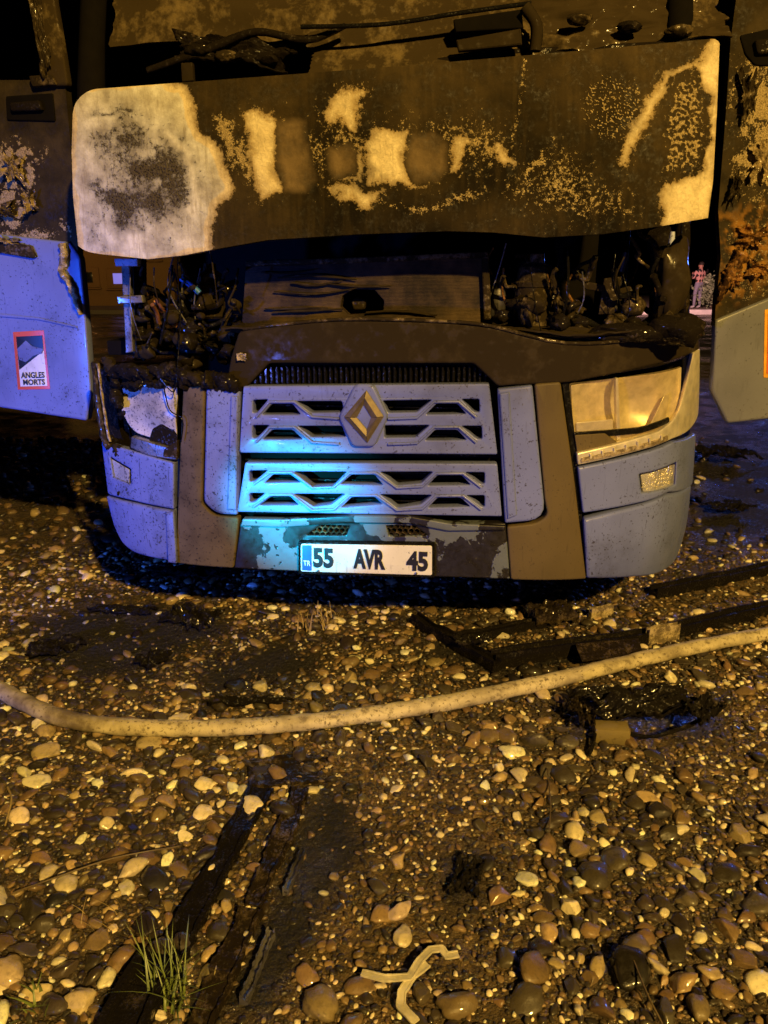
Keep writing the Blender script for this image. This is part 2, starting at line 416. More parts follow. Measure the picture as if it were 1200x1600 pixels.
def tube_mesh(pts, rad, seg=8, rough=0.0, seed=0, flat_z=1.0, sub=6, cap=True):
    P = [Vector(p) for p in pts]
    path = []; rr = []
    R = rad if isinstance(rad, (list, tuple)) else [rad]*len(P)
    for i in range(len(P)-1):
        p0 = P[max(i-1, 0)]; p1 = P[i]; p2 = P[i+1]; p3 = P[min(i+2, len(P)-1)]
        for j in range(sub):
            t = j/sub
            path.append(0.5*((2*p1)+(p2-p0)*t+(2*p0-5*p1+4*p2-p3)*t*t+(3*p1-p0-3*p2+p3)*t**3)); rr.append(R[i]*(1-t)+R[i+1]*t)
    path.append(P[-1]); rr.append(R[-1])
    rd = random.Random(seed)
    verts = []; faces = []
    up = Vector((0, 0, 1)); n = len(path)
    prev = None
    for i, p in enumerate(path):
        t = (path[min(i+1, n-1)]-path[max(i-1, 0)]).normalized()
        s = t.cross(up) if prev is None else prev - t*prev.dot(t)
        if s.length < 1e-4: s = t.cross(Vector((1, 0, 0)))
        s.normalize(); w = s.cross(t); prev = s
        for k in range(seg):
            a = 2*math.pi*k/seg
            q = rr[i]*(1+rough*(2.6*float(fbm(np.float64(math.cos(a)*1.3+i*0.42+seed*3.7+40), np.float64(math.sin(a)*1.3+i*0.13+seed+40), 3, seed))-1.3)) if rough else rr[i]
            v = s*math.cos(a)*q + w*math.sin(a)*q
            verts.append(p+Vector((v.x, v.y, v.z*flat_z)))
    for i in range(n-1):
        for k in range(seg):
            a = i*seg+k; b = i*seg+(k+1) % seg
            faces.append((a, b, b+seg, a+seg))
    if cap:
        faces.append(tuple(range(seg))); faces.append(tuple(range((n-1)*seg, n*seg))[::-1])
    me = mesh_from(verts, faces, 'tube', 60)
    bm = bmesh.new(); bm.from_mesh(me); bmesh.ops.recalc_face_normals(bm, faces=bm.faces); bm.to_mesh(me); bm.free()
    return me
def box_mesh(cx, cy, cz, sx, sy, sz, bev=0.004, rot=None):
    bm = bmesh.new(); bmesh.ops.create_cube(bm, size=1)
    bmesh.ops.scale(bm, vec=(sx, sy, sz), verts=bm.verts)
    if bev: bmesh.ops.bevel(bm, geom=bm.edges[:], offset=min(bev, 0.3*min(sx, sy, sz)), segments=2, affect='EDGES', profile=0.5)
    if rot is not None: bmesh.ops.rotate(bm, cent=(0, 0, 0), matrix=Matrix.Rotation(rot[0], 3, rot[1]), verts=bm.verts)
    bmesh.ops.translate(bm, vec=(cx, cy, cz), verts=bm.verts)
    me = bpy.data.meshes.new('b'); bm.to_mesh(me); bm.free(); shade(me, 40); return me
def lathe_mesh(c, prof_rz, seg=20, axis='Z'):
    verts = []; faces = []
    for r, z in prof_rz:
        for k in range(seg):
            a = 2*math.pi*k/seg
            if axis == 'Z': verts.append((c[0]+r*math.cos(a), c[1]+r*math.sin(a), c[2]+z))
            else: verts.append((c[0]+z, c[1]+r*math.cos(a), c[2]+r*math.sin(a)))
    for i in range(len(prof_rz)-1):
        for k in range(seg):
            a = i*seg+k; b = i*seg+(k+1) % seg
            faces.append((a, b, b+seg, a+seg))
    faces.append(tuple(range(seg))[::-1]); faces.append(tuple(range((len(prof_rz)-1)*seg, len(prof_rz)*seg)))
    me = mesh_from(verts, faces, 'l', 40)
    bm = bmesh.new(); bm.from_mesh(me); bmesh.ops.recalc_face_normals(bm, faces=bm.faces); bm.to_mesh(me); bm.free()
    return me
def crumple_mesh(c, sx, sy, h, seed, rotz=0.0, n=44, thick=0.006, ragged=0.25, freq=5.0, axes='xy'):
    """a torn, wrinkled sheet of real thickness lying about the point c"""
    g = np.linspace(-1, 1, n)
    u, v = np.meshgrid(g, g); u = u.ravel(); v = v.ravel()
    ang = np.arctan2(v, u); R = 1-ragged*fbm(np.cos(ang)*3+9, np.sin(ang)*3+9, 4, seed)*1.4
    uu = u*R; vv = v*R
    k = 1-np.abs(fbm(uu*freq*0.5+7, vv*freq*0.5+3, 4, seed+3)*2-1)
    z = h*(k*0.8 + 0.5*fbm(uu*freq+1, vv*freq+5, 3, seed+9)-0.45)
    x = uu*sx/2; y = vv*sy/2
    ca, sa = math.cos(rotz), math.sin(rotz)
    X = x*ca-y*sa; Y = x*sa+y*ca
    top = np.stack([X, Y, z], 1); bot = top-np.array([0, 0, thick])
    if axes == 'xz':
        top = np.stack([X, -z, Y], 1); bot = top+np.array([0, thick, 0])
    co = np.concatenate([top, bot])+np.array(c)
    idx = np.arange(n*n).reshape(n, n)
    f1 = np.stack([idx[:-1, :-1], idx[:-1, 1:], idx[1:, 1:], idx[1:, :-1]], -1).reshape(-1, 4)
    ring = np.concatenate([idx[0, :], idx[1:, -1], idx[-1, -2::-1], idx[-2:0:-1, 0]]); nr = np.roll(ring, -1)
    f = np.concatenate([f1, f1[:, ::-1]+n*n, np.stack([nr, ring, ring+n*n, nr+n*n], 1)])
    return mesh_from(co, f.tolist(), 'cr', 40)
def text_mesh(s, size, bold=0.0, sx=1.0, extrude=0.0006):
    cu = bpy.data.curves.new('t', 'FONT'); cu.body = s; cu.size = size; cu.offset = bold; cu.extrude = extrude
    cu.align_x = 'CENTER'; cu.align_y = 'CENTER'; cu.resolution_u = 3
    o = bpy.data.objects.new('t', cu); COL.objects.link(o)
    me = bpy.data.meshes.new_from_object(o.evaluated_get(bpy.context.evaluated_depsgraph_get()))
    bpy.data.objects.remove(o); bpy.data.curves.remove(cu)
    for v in me.vertices: v.co = (v.co.x*sx, -v.co.z, v.co.y)
    return me
def move_mesh(me, M4): me.transform(M4); return me

# ================================================================== THE TRUCK
truck = empty('burnt_truck', (TX, TY, 0), -YAW)
tag(truck, 'burnt-out pale blue truck with scorched front lid, open doors and number plate 55 AVR 45', 'truck')

# ---- scorched front lid
def lid_surface(u, v):
    L = [(113, 160), (114, 250), (118, 330), (124, 385)]
    xl = np.interp(v, [0, 0.35, 0.7, 1], [113, 113, 117, 127]); xr = np.interp(v, [0, 0.4, 0.8, 1], [1127, 1121, 1113, 1104])
    uu = u + 0.0
    px = xl + (xr-xl)*uu
    top = np.interp(px, [113, 300, 600, 900, 1127], [141, 126, 101, 76, 57])
    bot = np.interp(px, [113, 160, 235, 290, 330, 420, 560, 700, 770, 850, 940, 1030, 1110], [388, 397, 405, 399, 391, 375, 366, 361, 363, 371, 366, 354, 340])
    def corner(d, r): return r - np.sqrt(np.maximum(r*r-np.maximum(r-d, 0)**2, 0))
    top = top + corner(px-113, 38) + corner(1128-px, 14)
    bot = bot - corner(px-113, 34) - corner(1128-px, 22)
    py = top + (bot-top)*v
    pf = lambda x: 0.05*np.asarray(x)**2 + 1.6*np.maximum(0, np.abs(x)-1.12)**2
    x, y, z = S(px, py, -0.03, pf)
    return x, y + 0.06*(z-1.9) + 0.012*np.sin(x*2.3+1), z
LID_WHITE = [(105, 150), (135, 130), (250, 120), (290, 135), (303, 165), (312, 205), (335, 220), (350, 250), (368, 290), (360, 308), (340, 320), (333, 345), (332, 395), (235, 415), (120, 400), (105, 300)]
LID_BURN = [(152, 205), (190, 178), (228, 190), (236, 215), (265, 205), (292, 238), (308, 275), (304, 330), (272, 352), (244, 392), (180, 396), (150, 375), (138, 310)]
LID_CREAM = [
    [(382, 172), (400, 168), (420, 180), (445, 185), (431, 215), (430, 260), (443, 298), (402, 315), (394, 270), (385, 220)],
    [(495, 178), (520, 150), (545, 137), (582, 135), (568, 160), (565, 195), (550, 210), (530, 190), (510, 205)],
    [(565, 218), (590, 195), (612, 202), (640, 203), (634, 240), (637, 278), (662, 292), (580, 285), (566, 252)],
    [(700, 215), (720, 203), (730, 225), (712, 270), (698, 272)],
    [(503, 288), (540, 292), (578, 297), (598, 300), (572, 328), (555, 320), (530, 303)],
    [(770, 230), (790, 232), (808, 255), (780, 258)],
    [(550, 235), (562, 228), (566, 285), (530, 283), (555, 275)],
    [(970, 252), (985, 200), (1010, 150), (1040, 112), (1090, 95), (1113, 62), (1135, 50), (1130, 170), (1122, 270), (1114, 345), (1038, 362), (1030, 290), (1080, 270), (1104, 230), (1108, 150), (1085, 112), (1050, 122), (1028, 160), (1000, 220), (982, 258)]]
LID_TAN = [
    [(337, 178), (350, 175), (366, 210), (372, 245), (368, 292), (352, 250), (338, 215)],
    [(755, 188), (768, 225), (790, 240), (770, 255), (752, 240)],
    [(812, 272), (830, 245), (855, 228), (850, 250), (825, 272)],
    [(360, 225), (385, 215), (398, 280), (385, 290)],
    [(590, 318), (670, 326), (735, 303), (760, 296), (742, 312), (672, 337)]]
LID_SMOOTH = [[(432, 190), (472, 188), (484, 250), (490, 280), (478, 298), (446, 296), (431, 245)],
              [(637, 228), (648, 212), (680, 210), (695, 225), (694, 265), (682, 282), (648, 280), (637, 262)],
              [(515, 232), (545, 225), (556, 240), (552, 270), (525, 278), (514, 262)]]
LID_MOTTLE = [(835, 245), (865, 215), (915, 240), (945, 285), (985, 290), (1005, 345), (900, 358), (800, 330), (760, 300)]
LID_BLIST = [(1050, 132), (1085, 116), (1104, 150), (1104, 230), (1092, 262), (1032, 282), (1036, 205)]
def lid_paint(px, py, x, z):
    wx = px + 20*(fbm(px/24, py/24, 4, 1)-0.5); wy = py + 24*(fbm(px/24, py/24, 4, 2)-0.5)
    f1, f2 = worley(px/6, py/6, 3)
    mid = fbm(px/30, py/30, 4, 12); big = fbm(px/130, py/130, 3, 13)
    N0 = len(px); h = np.zeros(N0); ro = np.full(N0, 0.52)
    cre = np.zeros(N0); tan = np.zeros(N0); dark = np.zeros(N0)
    top = np.clip((300-py+0.08*(px-600))/220, 0, 1)
    t = np.clip(0.15+0.5*top+1.2*(big-0.45)+0.5*(mid-0.5), 0, 1)
    rgb = np.array([.007, .005, .0026]) + np.array([.046, .032, .0135])*t[:, None]
    st = np.clip((fbm(px/7, py/90, 3, 21)-0.55)*3, 0, 0.5); rgb += st[:, None]*np.array([.020, .014, .006])
    # scorched belt through the middle
    belt = sm(58-np.abs(py-(232-0.02*(px-600)))+40*(mid-0.5), 60)*sm(px-325, 50)*sm(820-px, 50)
    tan = np.maximum(tan, belt*0.54); h += belt*0.004*(fbm(px/10, py/10, 3, 31)-0.5)
    tan = np.maximum(tan, 0.58*sm(sdf(wx, wy, LID_MOTTLE), 60))
    tan = np.maximum(tan, 0.34*sm(sdf(wx, wy, [(690, 290), (780, 270), (900, 300), (1010, 300), (1020, 345), (760, 350)]), 60))
    for p in LID_TAN: tan = np.maximum(tan, sm(sdf(wx, wy, p), 16)*0.85)
    for i, p in enumerate(LID_CREAM):
        d = sdf(wx, wy, p); m = sm(d, 16)
        cre = np.maximum(cre, m*(0.86 if i in (1, 3) else 1.0)); h += 0.0016*sm(d, 6)
        tan = np.maximum(tan, 0.50*sm(d+14, 26))
        dark = np.maximum(dark, 0.30*sm(9-np.abs(d+12), 12))
    for p in LID_SMOOTH:
        d = sdf(wx*0.35+px*0.65, wy*0.35+py*0.65, p); m = sm(d, 7)
        cre *= 1-m; tan = tan*(1-m)+0.08*m; dark *= 1-m
        rgb = rgb*(1-m[:, None])+np.array([.140, .098, .052])*m[:, None]*(0.8+0.35*mid[:, None]); h -= 0.012*sm(d, 22)
        tan = np.maximum(tan, 0.55*sm(4-np.abs(d+4), 6)*sm(fbm(px/22, py/22, 2, 33)-.45, .3))
    d = polyline_d(wx*0.4+px*0.6, py, [(818, 92), (816, 130), (813, 170), (804, 200), (803, 222)])
    tan = np.maximum(tan, 0.62*sm(4.5-d, 7))
    q = np.hypot((px-957)/50, (py-167)/57); disc = sm((1-q)*40+8*(mid-0.5), 8)
    crk = np.clip(1-(f2-f1)*4.5, 0, 1)*disc; tan = np.maximum(tan*(1-disc), crk*0.95); h += 0.002*crk; dark = np.maximum(dark, disc*(1-crk)*0.36)
    m = sm(sdf(wx, wy, LID_BLIST), 14); bl = np.clip((f1-0.22)*2.4, 0, 1)
    cre *= 1-m; tan = np.maximum(tan, m*(0.22+0.55*bl)); h += m*0.003*bl; dark = np.maximum(dark, m*(1-bl)*0.45)
    # pale end with its burnt heart
    d = sdf(wx*0.6+px*0.4, wy*0.6+py*0.4, LID_WHITE); m = sm(d, 15)
    cre = np.maximum(cre, m*1.12); dark = np.maximum(dark*(1-m), 0.45*sm(10-np.abs(d+12), 14)); tan = tan*(1-m)
    b = sm(sdf(wx, wy, LID_BURN)+18*(mid-0.5), 60)
    dark = np.maximum(dark, b*(0.46+0.62*np.clip((fbm(px/24, py/24, 3, 51)-0.30)*2.2, 0, 1)))
    for (cx, cy, rx, ry, k) in ((190, 238, 33, 46, 0.62), (205, 325, 24, 30, 0.55)):
        q = np.hypot((wx-cx)/rx, (wy-cy)/ry); dark = dark*(1-sm((1-q)*20, 14)*0.45)+sm((1-q)*20, 14)*0.45*k
        h += 0.0022*sm((1-q)*20, 14)*(0.4-f1)
    dark = np.maximum(dark, 0.95*sm(9-np.hypot(px-193, (py-312)*1.2), 8)); dark = np.maximum(dark, 0.85*sm(sdf(wx, wy, [(250, 270), (285, 262), (300, 300), (292, 330), (262, 338), (250, 310)]), 30))
    d = polyline_d(wx, wy, [(262, 210), (285, 235), (302, 265), (305, 300), (299, 335)]); dark *= 1-0.8*sm(4-d, 5)
    d = polyline_d(wx, wy, [(145, 180), (165, 178), (190, 174), (205, 176)]); dark = np.maximum(dark, 0.7*sm(5-d, 7))
    m = sm(sdf(wx, wy, [(180, 365), (205, 350), (230, 372), (245, 392), (225, 402), (190, 395)]), 20); dark *= 1-0.7*m
    return rgb, ro, h, np.clip(np.stack([cre, tan, dark], 1), 0, 1.2)
lid = sheet('front_lid', lid_surface, 480, 150, lid_paint, M['vc'], truck, rim=0.045)
lid['label'] = 'scorched front lid with blistered cream patches'
x0, y0, z0 = S(600, 230, 0.05, flat)
link('lid_stiffener', box_mesh(0.05, 0.075, float(z0), 1.9, 0.03, 0.09), M['soot'], lid)

# ---- grilles
def Z6(pts): return [(350+p[0]/2.553, 580+p[1]/2.553) for p in pts]
UP = [[(115, 115), (176, 113), (131, 166), (115, 166)], [(190, 131), (273, 131), (305, 173), (152, 174)], [(288, 120), (470, 120), (478, 164), (348, 166)],
      [(632, 118), (829, 115), (768, 164), (655, 166)], [(848, 130), (930, 130), (966, 171), (805, 173)], [(947, 112), (1018, 111), (1020, 164), (998, 163)],
      [(114, 216), (180, 216), (131, 266), (114, 266)], [(192, 234), (273, 234), (312, 271), (154, 272)], [(294, 219), (470, 219), (486, 262), (350, 263)],
      [(640, 217), (820, 216), (764, 264), (640, 266)], [(842, 235), (930, 235), (968, 275), (802, 276)], [(947, 219), (1028, 219), (1030, 272), (1008, 270)]]
LO = [[(100, 397), (174, 396), (122, 440), (102, 441)], [(196, 413), (263, 413), (306, 444), (162, 446)], [(280, 401), (490, 402), (436, 458), (352, 460)],
      [(508, 414), (600, 414), (634, 455), (464, 452)], [(622, 402), (834, 402), (786, 448), (690, 457)], [(852, 416), (948, 416), (984, 455), (812, 457)], [(962, 404), (1040, 404), (1040, 450), (1022, 450)],
      [(102, 487), (164, 487), (122, 522), (103, 522)], [(188, 500), (262, 500), (298, 534), (142, 535)], [(278, 490), (482, 490), (428, 532), (358, 541)],
      [(510, 503), (600, 503), (632, 531), (466, 545)], [(622, 492), (830, 495), (784, 532), (692, 546)], [(852, 506), (944, 506), (982, 541), (814, 545)], [(966, 496), (1040, 496), (1040, 541), (1028, 541)]]
def grille(name, outline, holes, off, lab):
    g = front(name, [Z6(outline)]+[Z6(h) for h in holes], off, 0.055, 0.006, M['paint'], truck, r=0.008, step=None, label=lab)
    return g
gu = grille('upper_grille', [(76, 60), (1058, 50), (1091, 333), (60, 326)], UP, 0.0, 'pale grille with zigzag bars behind the diamond emblem')
gl = grille('lower_grille', [(84, 365), (1090, 370), (1109, 580), (52, 562)], LO, 0.0, 'lower pale grille with zigzag bars')
# raised zigzag lip over each row of openings
def lip(parent, pts, r=0.0055):
    P = []
    for p in Z6(pts):
        x, y, z = S(p[0], p[1], -0.004); P.append((float(x), float(y), float(z)))
    link('grille_bar', tube_mesh(P, r, 8, sub=1), M['paint'], parent)
for dy in (0, 101):
    lip(gu, [(128, 183+dy), (182, 122+dy), (280, 122+dy), (352, 183+dy), (460, 190+dy)])
    lip(gu, [(655, 190+dy), (770, 186+dy), (838, 122+dy), (936, 122+dy), (1006, 184+dy)])
for dy in (0, 89):
    lip(gl, [(118, 452+dy), (184, 404+dy), (270, 404+dy), (352, 466+dy), (440, 462+dy), (502, 406+dy), (606, 406+dy), (690, 466+dy), (792, 460+dy), (846, 408+dy), (954, 408+dy), (1026, 464+dy)])
front('grille_backing', [[(372, 600), (780, 598), (788, 812), (366, 808)]], 0.085, 0.02, 0.003, M['dark_gap'], truck, step=None)
for k in range(14):
    py = 606 + k*14.5
    x0, y0, z0 = S(380, py, 0.07); x1, y1, z1 = S(775, py, 0.07)
    link('inner_slat', box_mesh(0.0, 0.075, float(z0+z1)/2, 1.0, 0.012, 0.006, 0), M['black'], truck)

# ---- emblem
EC = (350+556/2.553, 580+185/2.553)
front('emblem_plinth', [Z6([(522, 52), (594, 52), (655, 182), (600, 303), (512, 303), (455, 184)])], -0.016, 0.035, 0.010, M['paint'], truck, r=0.02, step=None)
def diamond():
    out = pts_xz(Z6([(564, 80), (634, 186), (568, 292), (474, 187)]), -0.045, prof)
    inn = pts_xz(Z6([(553, 138), (584, 189), (566, 238), (525, 190)]), -0.045, prof)
    root = link('emblem_base', mesh_from([(x, -0.014, z) for x, z in out]+[(x, -0.018, z) for x, z in out]+[(x, -0.018, z) for x, z in inn]+[(x, -0.014, z) for x, z in inn],
                [(i, (i+1) % 4, 4+(i+1) % 4, 4+i) for i in range(4)]+[(4+i, 4+(i+1) % 4, 8+(i+1) % 4, 8+i) for i in range(4)]+[(8+i, 8+(i+1) % 4, 12+(i+1) % 4, 12+i) for i in range(4)], smooth=False), M['gold'], truck)
    # four facets, each a limb of the interlaced rhombus with a raised crest
    for i in range(4):
        a, b = Vector(out[i]), Vector(out[(i+1) % 4]); c, d = Vector(inn[(i+1) % 4]), Vector(inn[i])
        g = 0.012
        lerp = lambda p, q, t: p+(q-p)*t
        a2, b2, c2, d2 = lerp(a, b, g), lerp(b, a, g), lerp(c, d, g), lerp(d, c, g)
        m1, m2 = lerp(a2, d2, 0.5), lerp(b2, c2, 0.5)
        v = [(q.x, -0.020, q.y) for q in (a2, b2, c2, d2)] + [(m1.x, -0.029, m1.y), (m2.x, -0.029, m2.y)]
        link('emblem_limb', mesh_from(v, [(0, 1, 5, 4), (4, 5, 2, 3), (0, 4, 3), (1, 2, 5)], smooth=False), M['gold'], root)
diamond()

# ---- strips beside the grille, L-shaped trims, middle of the bumper
for (poly, nm, lab, mt) in (
    ([(322, 607), (374, 612), (371, 805), (340, 804, 26), (318, 786, 10)], 'grille_side_strip', 'sooty blue strip on the melted headlamp side of the grille', 'paint_dirty'),
    ([(777, 608), (832, 602), (853, 812, 30), (789, 818)], 'grille_side_strip', 'clean pale strip on the golden headlamp side of the grille', 'paint')):
    s = front(nm, [poly], -0.004, 0.05, 0.010, M[mt], truck, r=0.008, zstep=None, label=lab)
front('strip_ridge', [[(780, 615), (796, 612), (808, 806), (793, 812)]], -0.012, 0.03, 0.007, M['paint'], truck, r=0.006)
front('strip_ridge', [[(360, 618), (372, 619), (369, 798), (354, 797)]], -0.012, 0.03, 0.007, M['paint_dirty'], truck, r=0.006)
TL = front('bumper_trim', [[(286, 602), (320, 604), (315, 786), (333, 806, 30), (373, 809), (365, 888), (274, 880), (281, 700)]], 0.004, 0.05, 0.008, M['trim_dirty'], truck, r=0.012, label='sooty grey-brown trim beside the melted headlamp')
TR_ = front('bumper_trim', [[(835, 600), (876, 597), (897, 745), (916, 905), (798, 906), (792, 823), (838, 818, 12), (856, 806, 16), (851, 780)]], 0.004, 0.05, 0.008, M['trim'], truck, r=0.012, label='smooth bronze trim beside the golden headlamp')
front('trim_lip', [[(379, 811), (440, 812), (541, 806), (645, 808), (700, 818), (790, 822), (789, 829), (700, 830), (640, 818), (540, 817), (440, 824), (376, 822)]], -0.012, 0.04, 0.005, M['peel'], truck, r=0.004)
BC = front('bumper_centre', [[(376, 816), (790, 818), (797, 905), (366, 888)],
      [(479, 836), (502, 821), (546, 820), (541, 836)], [(603, 821), (648, 822), (668, 837), (608, 838)]], 0.006, 0.05, 0.006, M['peel'], truck, r=0.006, step=0.1, label='black bumper middle with peeling blue paint')
def honeycomb(poly):
    pl = pts_xz(poly, 0.012, prof)
    xs = [p[0] for p in pl]; zs = [p[1] for p in pl]
    s = 0.0135; verts = []; faces = []
    r = 0; z = min(zs)-s
    P = np.array(pl)
    while z < max(zs)+s:
        x = min(xs)-s + (0.5*s*1.732 if r % 2 else 0)
        while x < max(xs)+s:
            if sdf(np.array([x]), np.array([z]), pl)[0] > -0.004:
                b = len(verts)
                for (rad, y) in ((s*1.0, 0.012), (s*0.80, 0.010), (s*0.80, 0.03), (s*1.0, 0.03)):
                    for k in range(6):
                        a = math.pi/6+k*math.pi/3; verts.append((x+rad*math.cos(a), y, z+rad*math.sin(a)))
                for q in range(3):
                    for k in range(6):
                        faces.append((b+q*6+k, b+q*6+(k+1) % 6, b+(q+1)*6+(k+1) % 6, b+(q+1)*6+k))
            x += s*1.732
        z += s*1.5; r += 1
    link('honeycomb_mesh', mesh_from(verts, faces, smooth=False), M['soot_tan'], BC)
honeycomb([(479, 836), (502, 821), (546, 820), (541, 836)]); honeycomb([(603, 821), (648, 822), (668, 837), (608, 838)])
front('bumper_backing', [[(280, 605), (880, 600), (912, 900), (280, 878)]], 0.11, 0.02, 0.003, M['dark_gap'], truck)

# ---- number plate
PF = front('plate_holder', [[(466, 846), (679, 849), (679, 903), (466, 897)]], -0.016, 0.03, 0.004, M['black'], truck, step=None)
PL = front('number_plate', [[(470, 850), (675, 853), (675, 899), (470, 893)]], -0.021, 0.006, 0.0015, M['plate_white'], truck, step=None, r=0.008, label='white number plate 55 AVR 45')
front('plate_country_band', [[(472, 852), (487, 852), (487, 892), (472, 891)]], -0.0225, 0.002, 0.0004, M['plate_blue'], PL, step=None, r=0.004)
def plate_text(s, px, py, hpx, wpx, mat, bold=0.0):
    xa, ya, za = S(px-wpx/2, py, -0.0235, flat); xb, yb, zb = S(px+wpx/2, py, -0.0235, flat)
    x1, y1, z1 = S(px, py-hpx/2, -0.0235, flat); x2, y2, z2 = S(px, py+hpx/2, -0.0235, flat)
    me = text_mesh(s, 1.0, bold, 1.0)
    v = np.array([tuple(q.co) for q in me.vertices]); lo = v.min(0); hi = v.max(0)
    sx = float(xb-xa)/(hi[0]-lo[0]); sz = float(z1-z2)/(hi[2]-lo[2])
    tilt = 0.03
    for q in me.vertices:
        X = (q.co.x-(lo[0]+hi[0])/2)*sx; Z = (q.co.z-(lo[2]+hi[2])/2)*sz
        q.co = (X+float(xa+xb)/2, -0.0235+(0.0012 if q.co.y > 0 else -0.0006), Z+float(z1+z2)/2 - 0.004*X)
    link('plate_text', me, mat, PL)
for q in ((497, 892), (650, 896)):
    c = L3(q[0], q[1], -0.0215, flat); b_ = link('plate_screw', lathe_mesh((0, 0, 0), [(.006, 0), (.006, .003), (.003, .004)], 10), M['steel'], PL, c); b_.rotation_euler = (math.pi/2, 0, 0)
plate_text('55', 505, 872, 31, 32, M['ink'], 0.045)
plate_text('AVR', 577, 874, 31, 50, M['ink'], 0.045)
plate_text('45', 652, 877, 31, 34, M['ink'], 0.045)
plate_text('TR', 479.5, 880, 8, 11, M['white_ink'], 0.01)

# ---- right-hand corner: headlamp, light strip, bumper pieces, fog lamp
HR = front('headlamp_housing', [[(884, 594), (1086, 548), (1088, 660), (1050, 690), (903, 722)]], 0.19, 0.03, 0.004, M['black'], truck, step=0.03)
hc = L3(978, 636, 0.05)
def bowl(x, z):
    u = (x-hc[0])/0.24; w = (z-hc[2])/0.135
    return 0.085*max(0.0, 1-u*u)*max(0.0, 1-w*w)**0.8 + 0.010*math.sin(x*17+z*9)
front('reflector', [[(892, 602), (1066, 574), (1062, 642), (1042, 674), (898, 704)]], 0.045, 0.006, 0.002, M['bowl'], HR, step=0.008, zstep=0.012, bulge=bowl)
front('lamp_divider', [[(962, 592), (966, 591), (970, 686), (964, 688)]], 0.042, 0.05, 0.002, M['chrome'], HR, step=None, r=0.002)
front('lamp_facet', [[(1014, 668), (1038, 618), (1046, 616), (1040, 662)]], 0.040, 0.010, 0.003, M['bowl'], HR, step=0.03)
front('lamp_facet', [[(900, 660), (958, 655), (958, 682), (902, 688)]], 0.043, 0.008, 0.003, M['chrome'], HR, step=0.03)
front('headlamp_lens', [[(889, 599), (1064, 572), (1060, 640, 12), (1040, 668, 30), (990, 684), (900, 706)]], 0.030, 0.006, 0.002, M['lens'], truck, step=0.02, zstep=0.05, r=0.01, label='hazy golden headlamp glass')
front('lamp_step', [[(898, 680), (945, 677), (968, 694), (902, 708)]], 0.018, 0.03, 0.003, M['trim'], HR, step=0.04)
front('lamp_shadow_strip', [[(896, 676), (1000, 668), (1046, 652), (1046, 660), (1002, 677), (948, 682), (897, 684)]], 0.022, 0.02, 0.003, M['black'], HR, step=0.03)  # black strip put in for the shadow line low across the headlamp
ST = front('light_strip', [[(1094, 545), (1092, 650, 20), (1078, 672, 20), (1050, 686), (903, 727), (901, 708), (1030, 674), (1058, 652, 25), (1070, 610), (1083, 552)]], -0.002, 0.05, 0.007, M['chrome'], truck, step=0.03, zstep=0.04, label='golden light strip under and beside the headlamp')
front('light_strip_slot', [[(908, 716), (1044, 680), (1044, 688), (908, 723)]], -0.008, 0.012, 0.002, M['ash'], ST, step=0.03)
for k in range(7):
    a = 922+k*18.5; t = (a-908)/136
    front('light_strip_rib', [[(a, 713-36*t), (a+3, 712.5-36*t), (a+3, 720-35*t), (a, 721-35*t)]], -0.010, 0.012, 0.001, M['chrome'], ST, step=0.05, r=0.001)
front('bumper_corner_upper', [[(903, 731), (1050, 692), (1088, 678, 8), (1083, 756, 8), (1045, 769), (911, 802)], [(999, 741), (1057, 722), (1055, 758), (1003, 771)]], 0.0, 0.05, 0.009, M['paint'], truck, step=0.03, zstep=0.05, r=0.006, label='pale bumper corner with fog lamp')
FG = front('fog_lamp', [[(1001, 742), (1055, 725), (1053, 757), (1005, 769)]], 0.012, 0.01, 0.003, M['fog_glass'], truck, step=0.03, r=0.008)
front('fog_lamp_reflector', [[(1000, 741), (1057, 723), (1055, 759), (1004, 771)]], 0.045, 0.01, 0.003, M['fog_bowl'], FG, step=0.012, zstep=0.012, bulge=lambda x, z: 0.012*math.sin(x*90)*math.sin(z*70))
front('fog_lamp_surround', [[(1056, 722), (1068, 716), (1065, 752), (1055, 757)]], 0.012, 0.03, 0.003, M['black'], FG, step=0.03)
front('bumper_corner_lower', [[(912, 812), (960, 800), (1040, 775), (1081, 758, 8), (1074, 830), (1064, 880, 30), (1040, 899, 25), (1000, 906), (918, 908)]], -0.006, 0.06, 0.014, M['paint'], truck, step=0.03, zstep=0.05, r=0.012, label='pale lower bumper corner without marks',
      bulge=lambda x, z: 0.9*max(0, 0.55-z)**2)
front('corner_gap_trim', [[(878, 598), (888, 597), (905, 730), (916, 905), (908, 905), (896, 745)]], 0.03, 0.03, 0.003, M['black'], truck)

# ---- left-hand corner, burnt
HL = front('headlamp_housing', [[(150, 572), (284, 604), (279, 716), (168, 688)]], 0.10, 0.03, 0.004, M['soot'], truck, step=0.03)
LW = front('melted_lens', [[(188, 600), (225, 596), (277, 603), (277, 692, 10), (250, 690), (205, 676, 18), (190, 640)]], 0.028, 0.010, 0.003, grimy('milky_melted_lens', (.56, .52, .46), amount=0.55, streak=0.6, speck=0.8, r0=0.2, r1=0.5), truck, step=0.02, zstep=0.02, r=0.012,
      bulge=lambda x, z: 0.012*math.sin(x*19+z*7)+0.006*math.sin(z*41), label='milky melted headlamp glass')
front('lens_scorch', [[(232, 690), (238, 670), (252, 662), (270, 668), (277, 680), (277, 700), (250, 696)]], 0.020, 0.006, 0.002, M['soot'], LW, step=0.03, r=0.01)
front('light_strip', [[(205, 682), (232, 690), (277, 703), (276, 720), (230, 712), (203, 700)]], 0.0, 0.04, 0.006, M['steel'], truck, step=0.03, label='broken grey light strip')
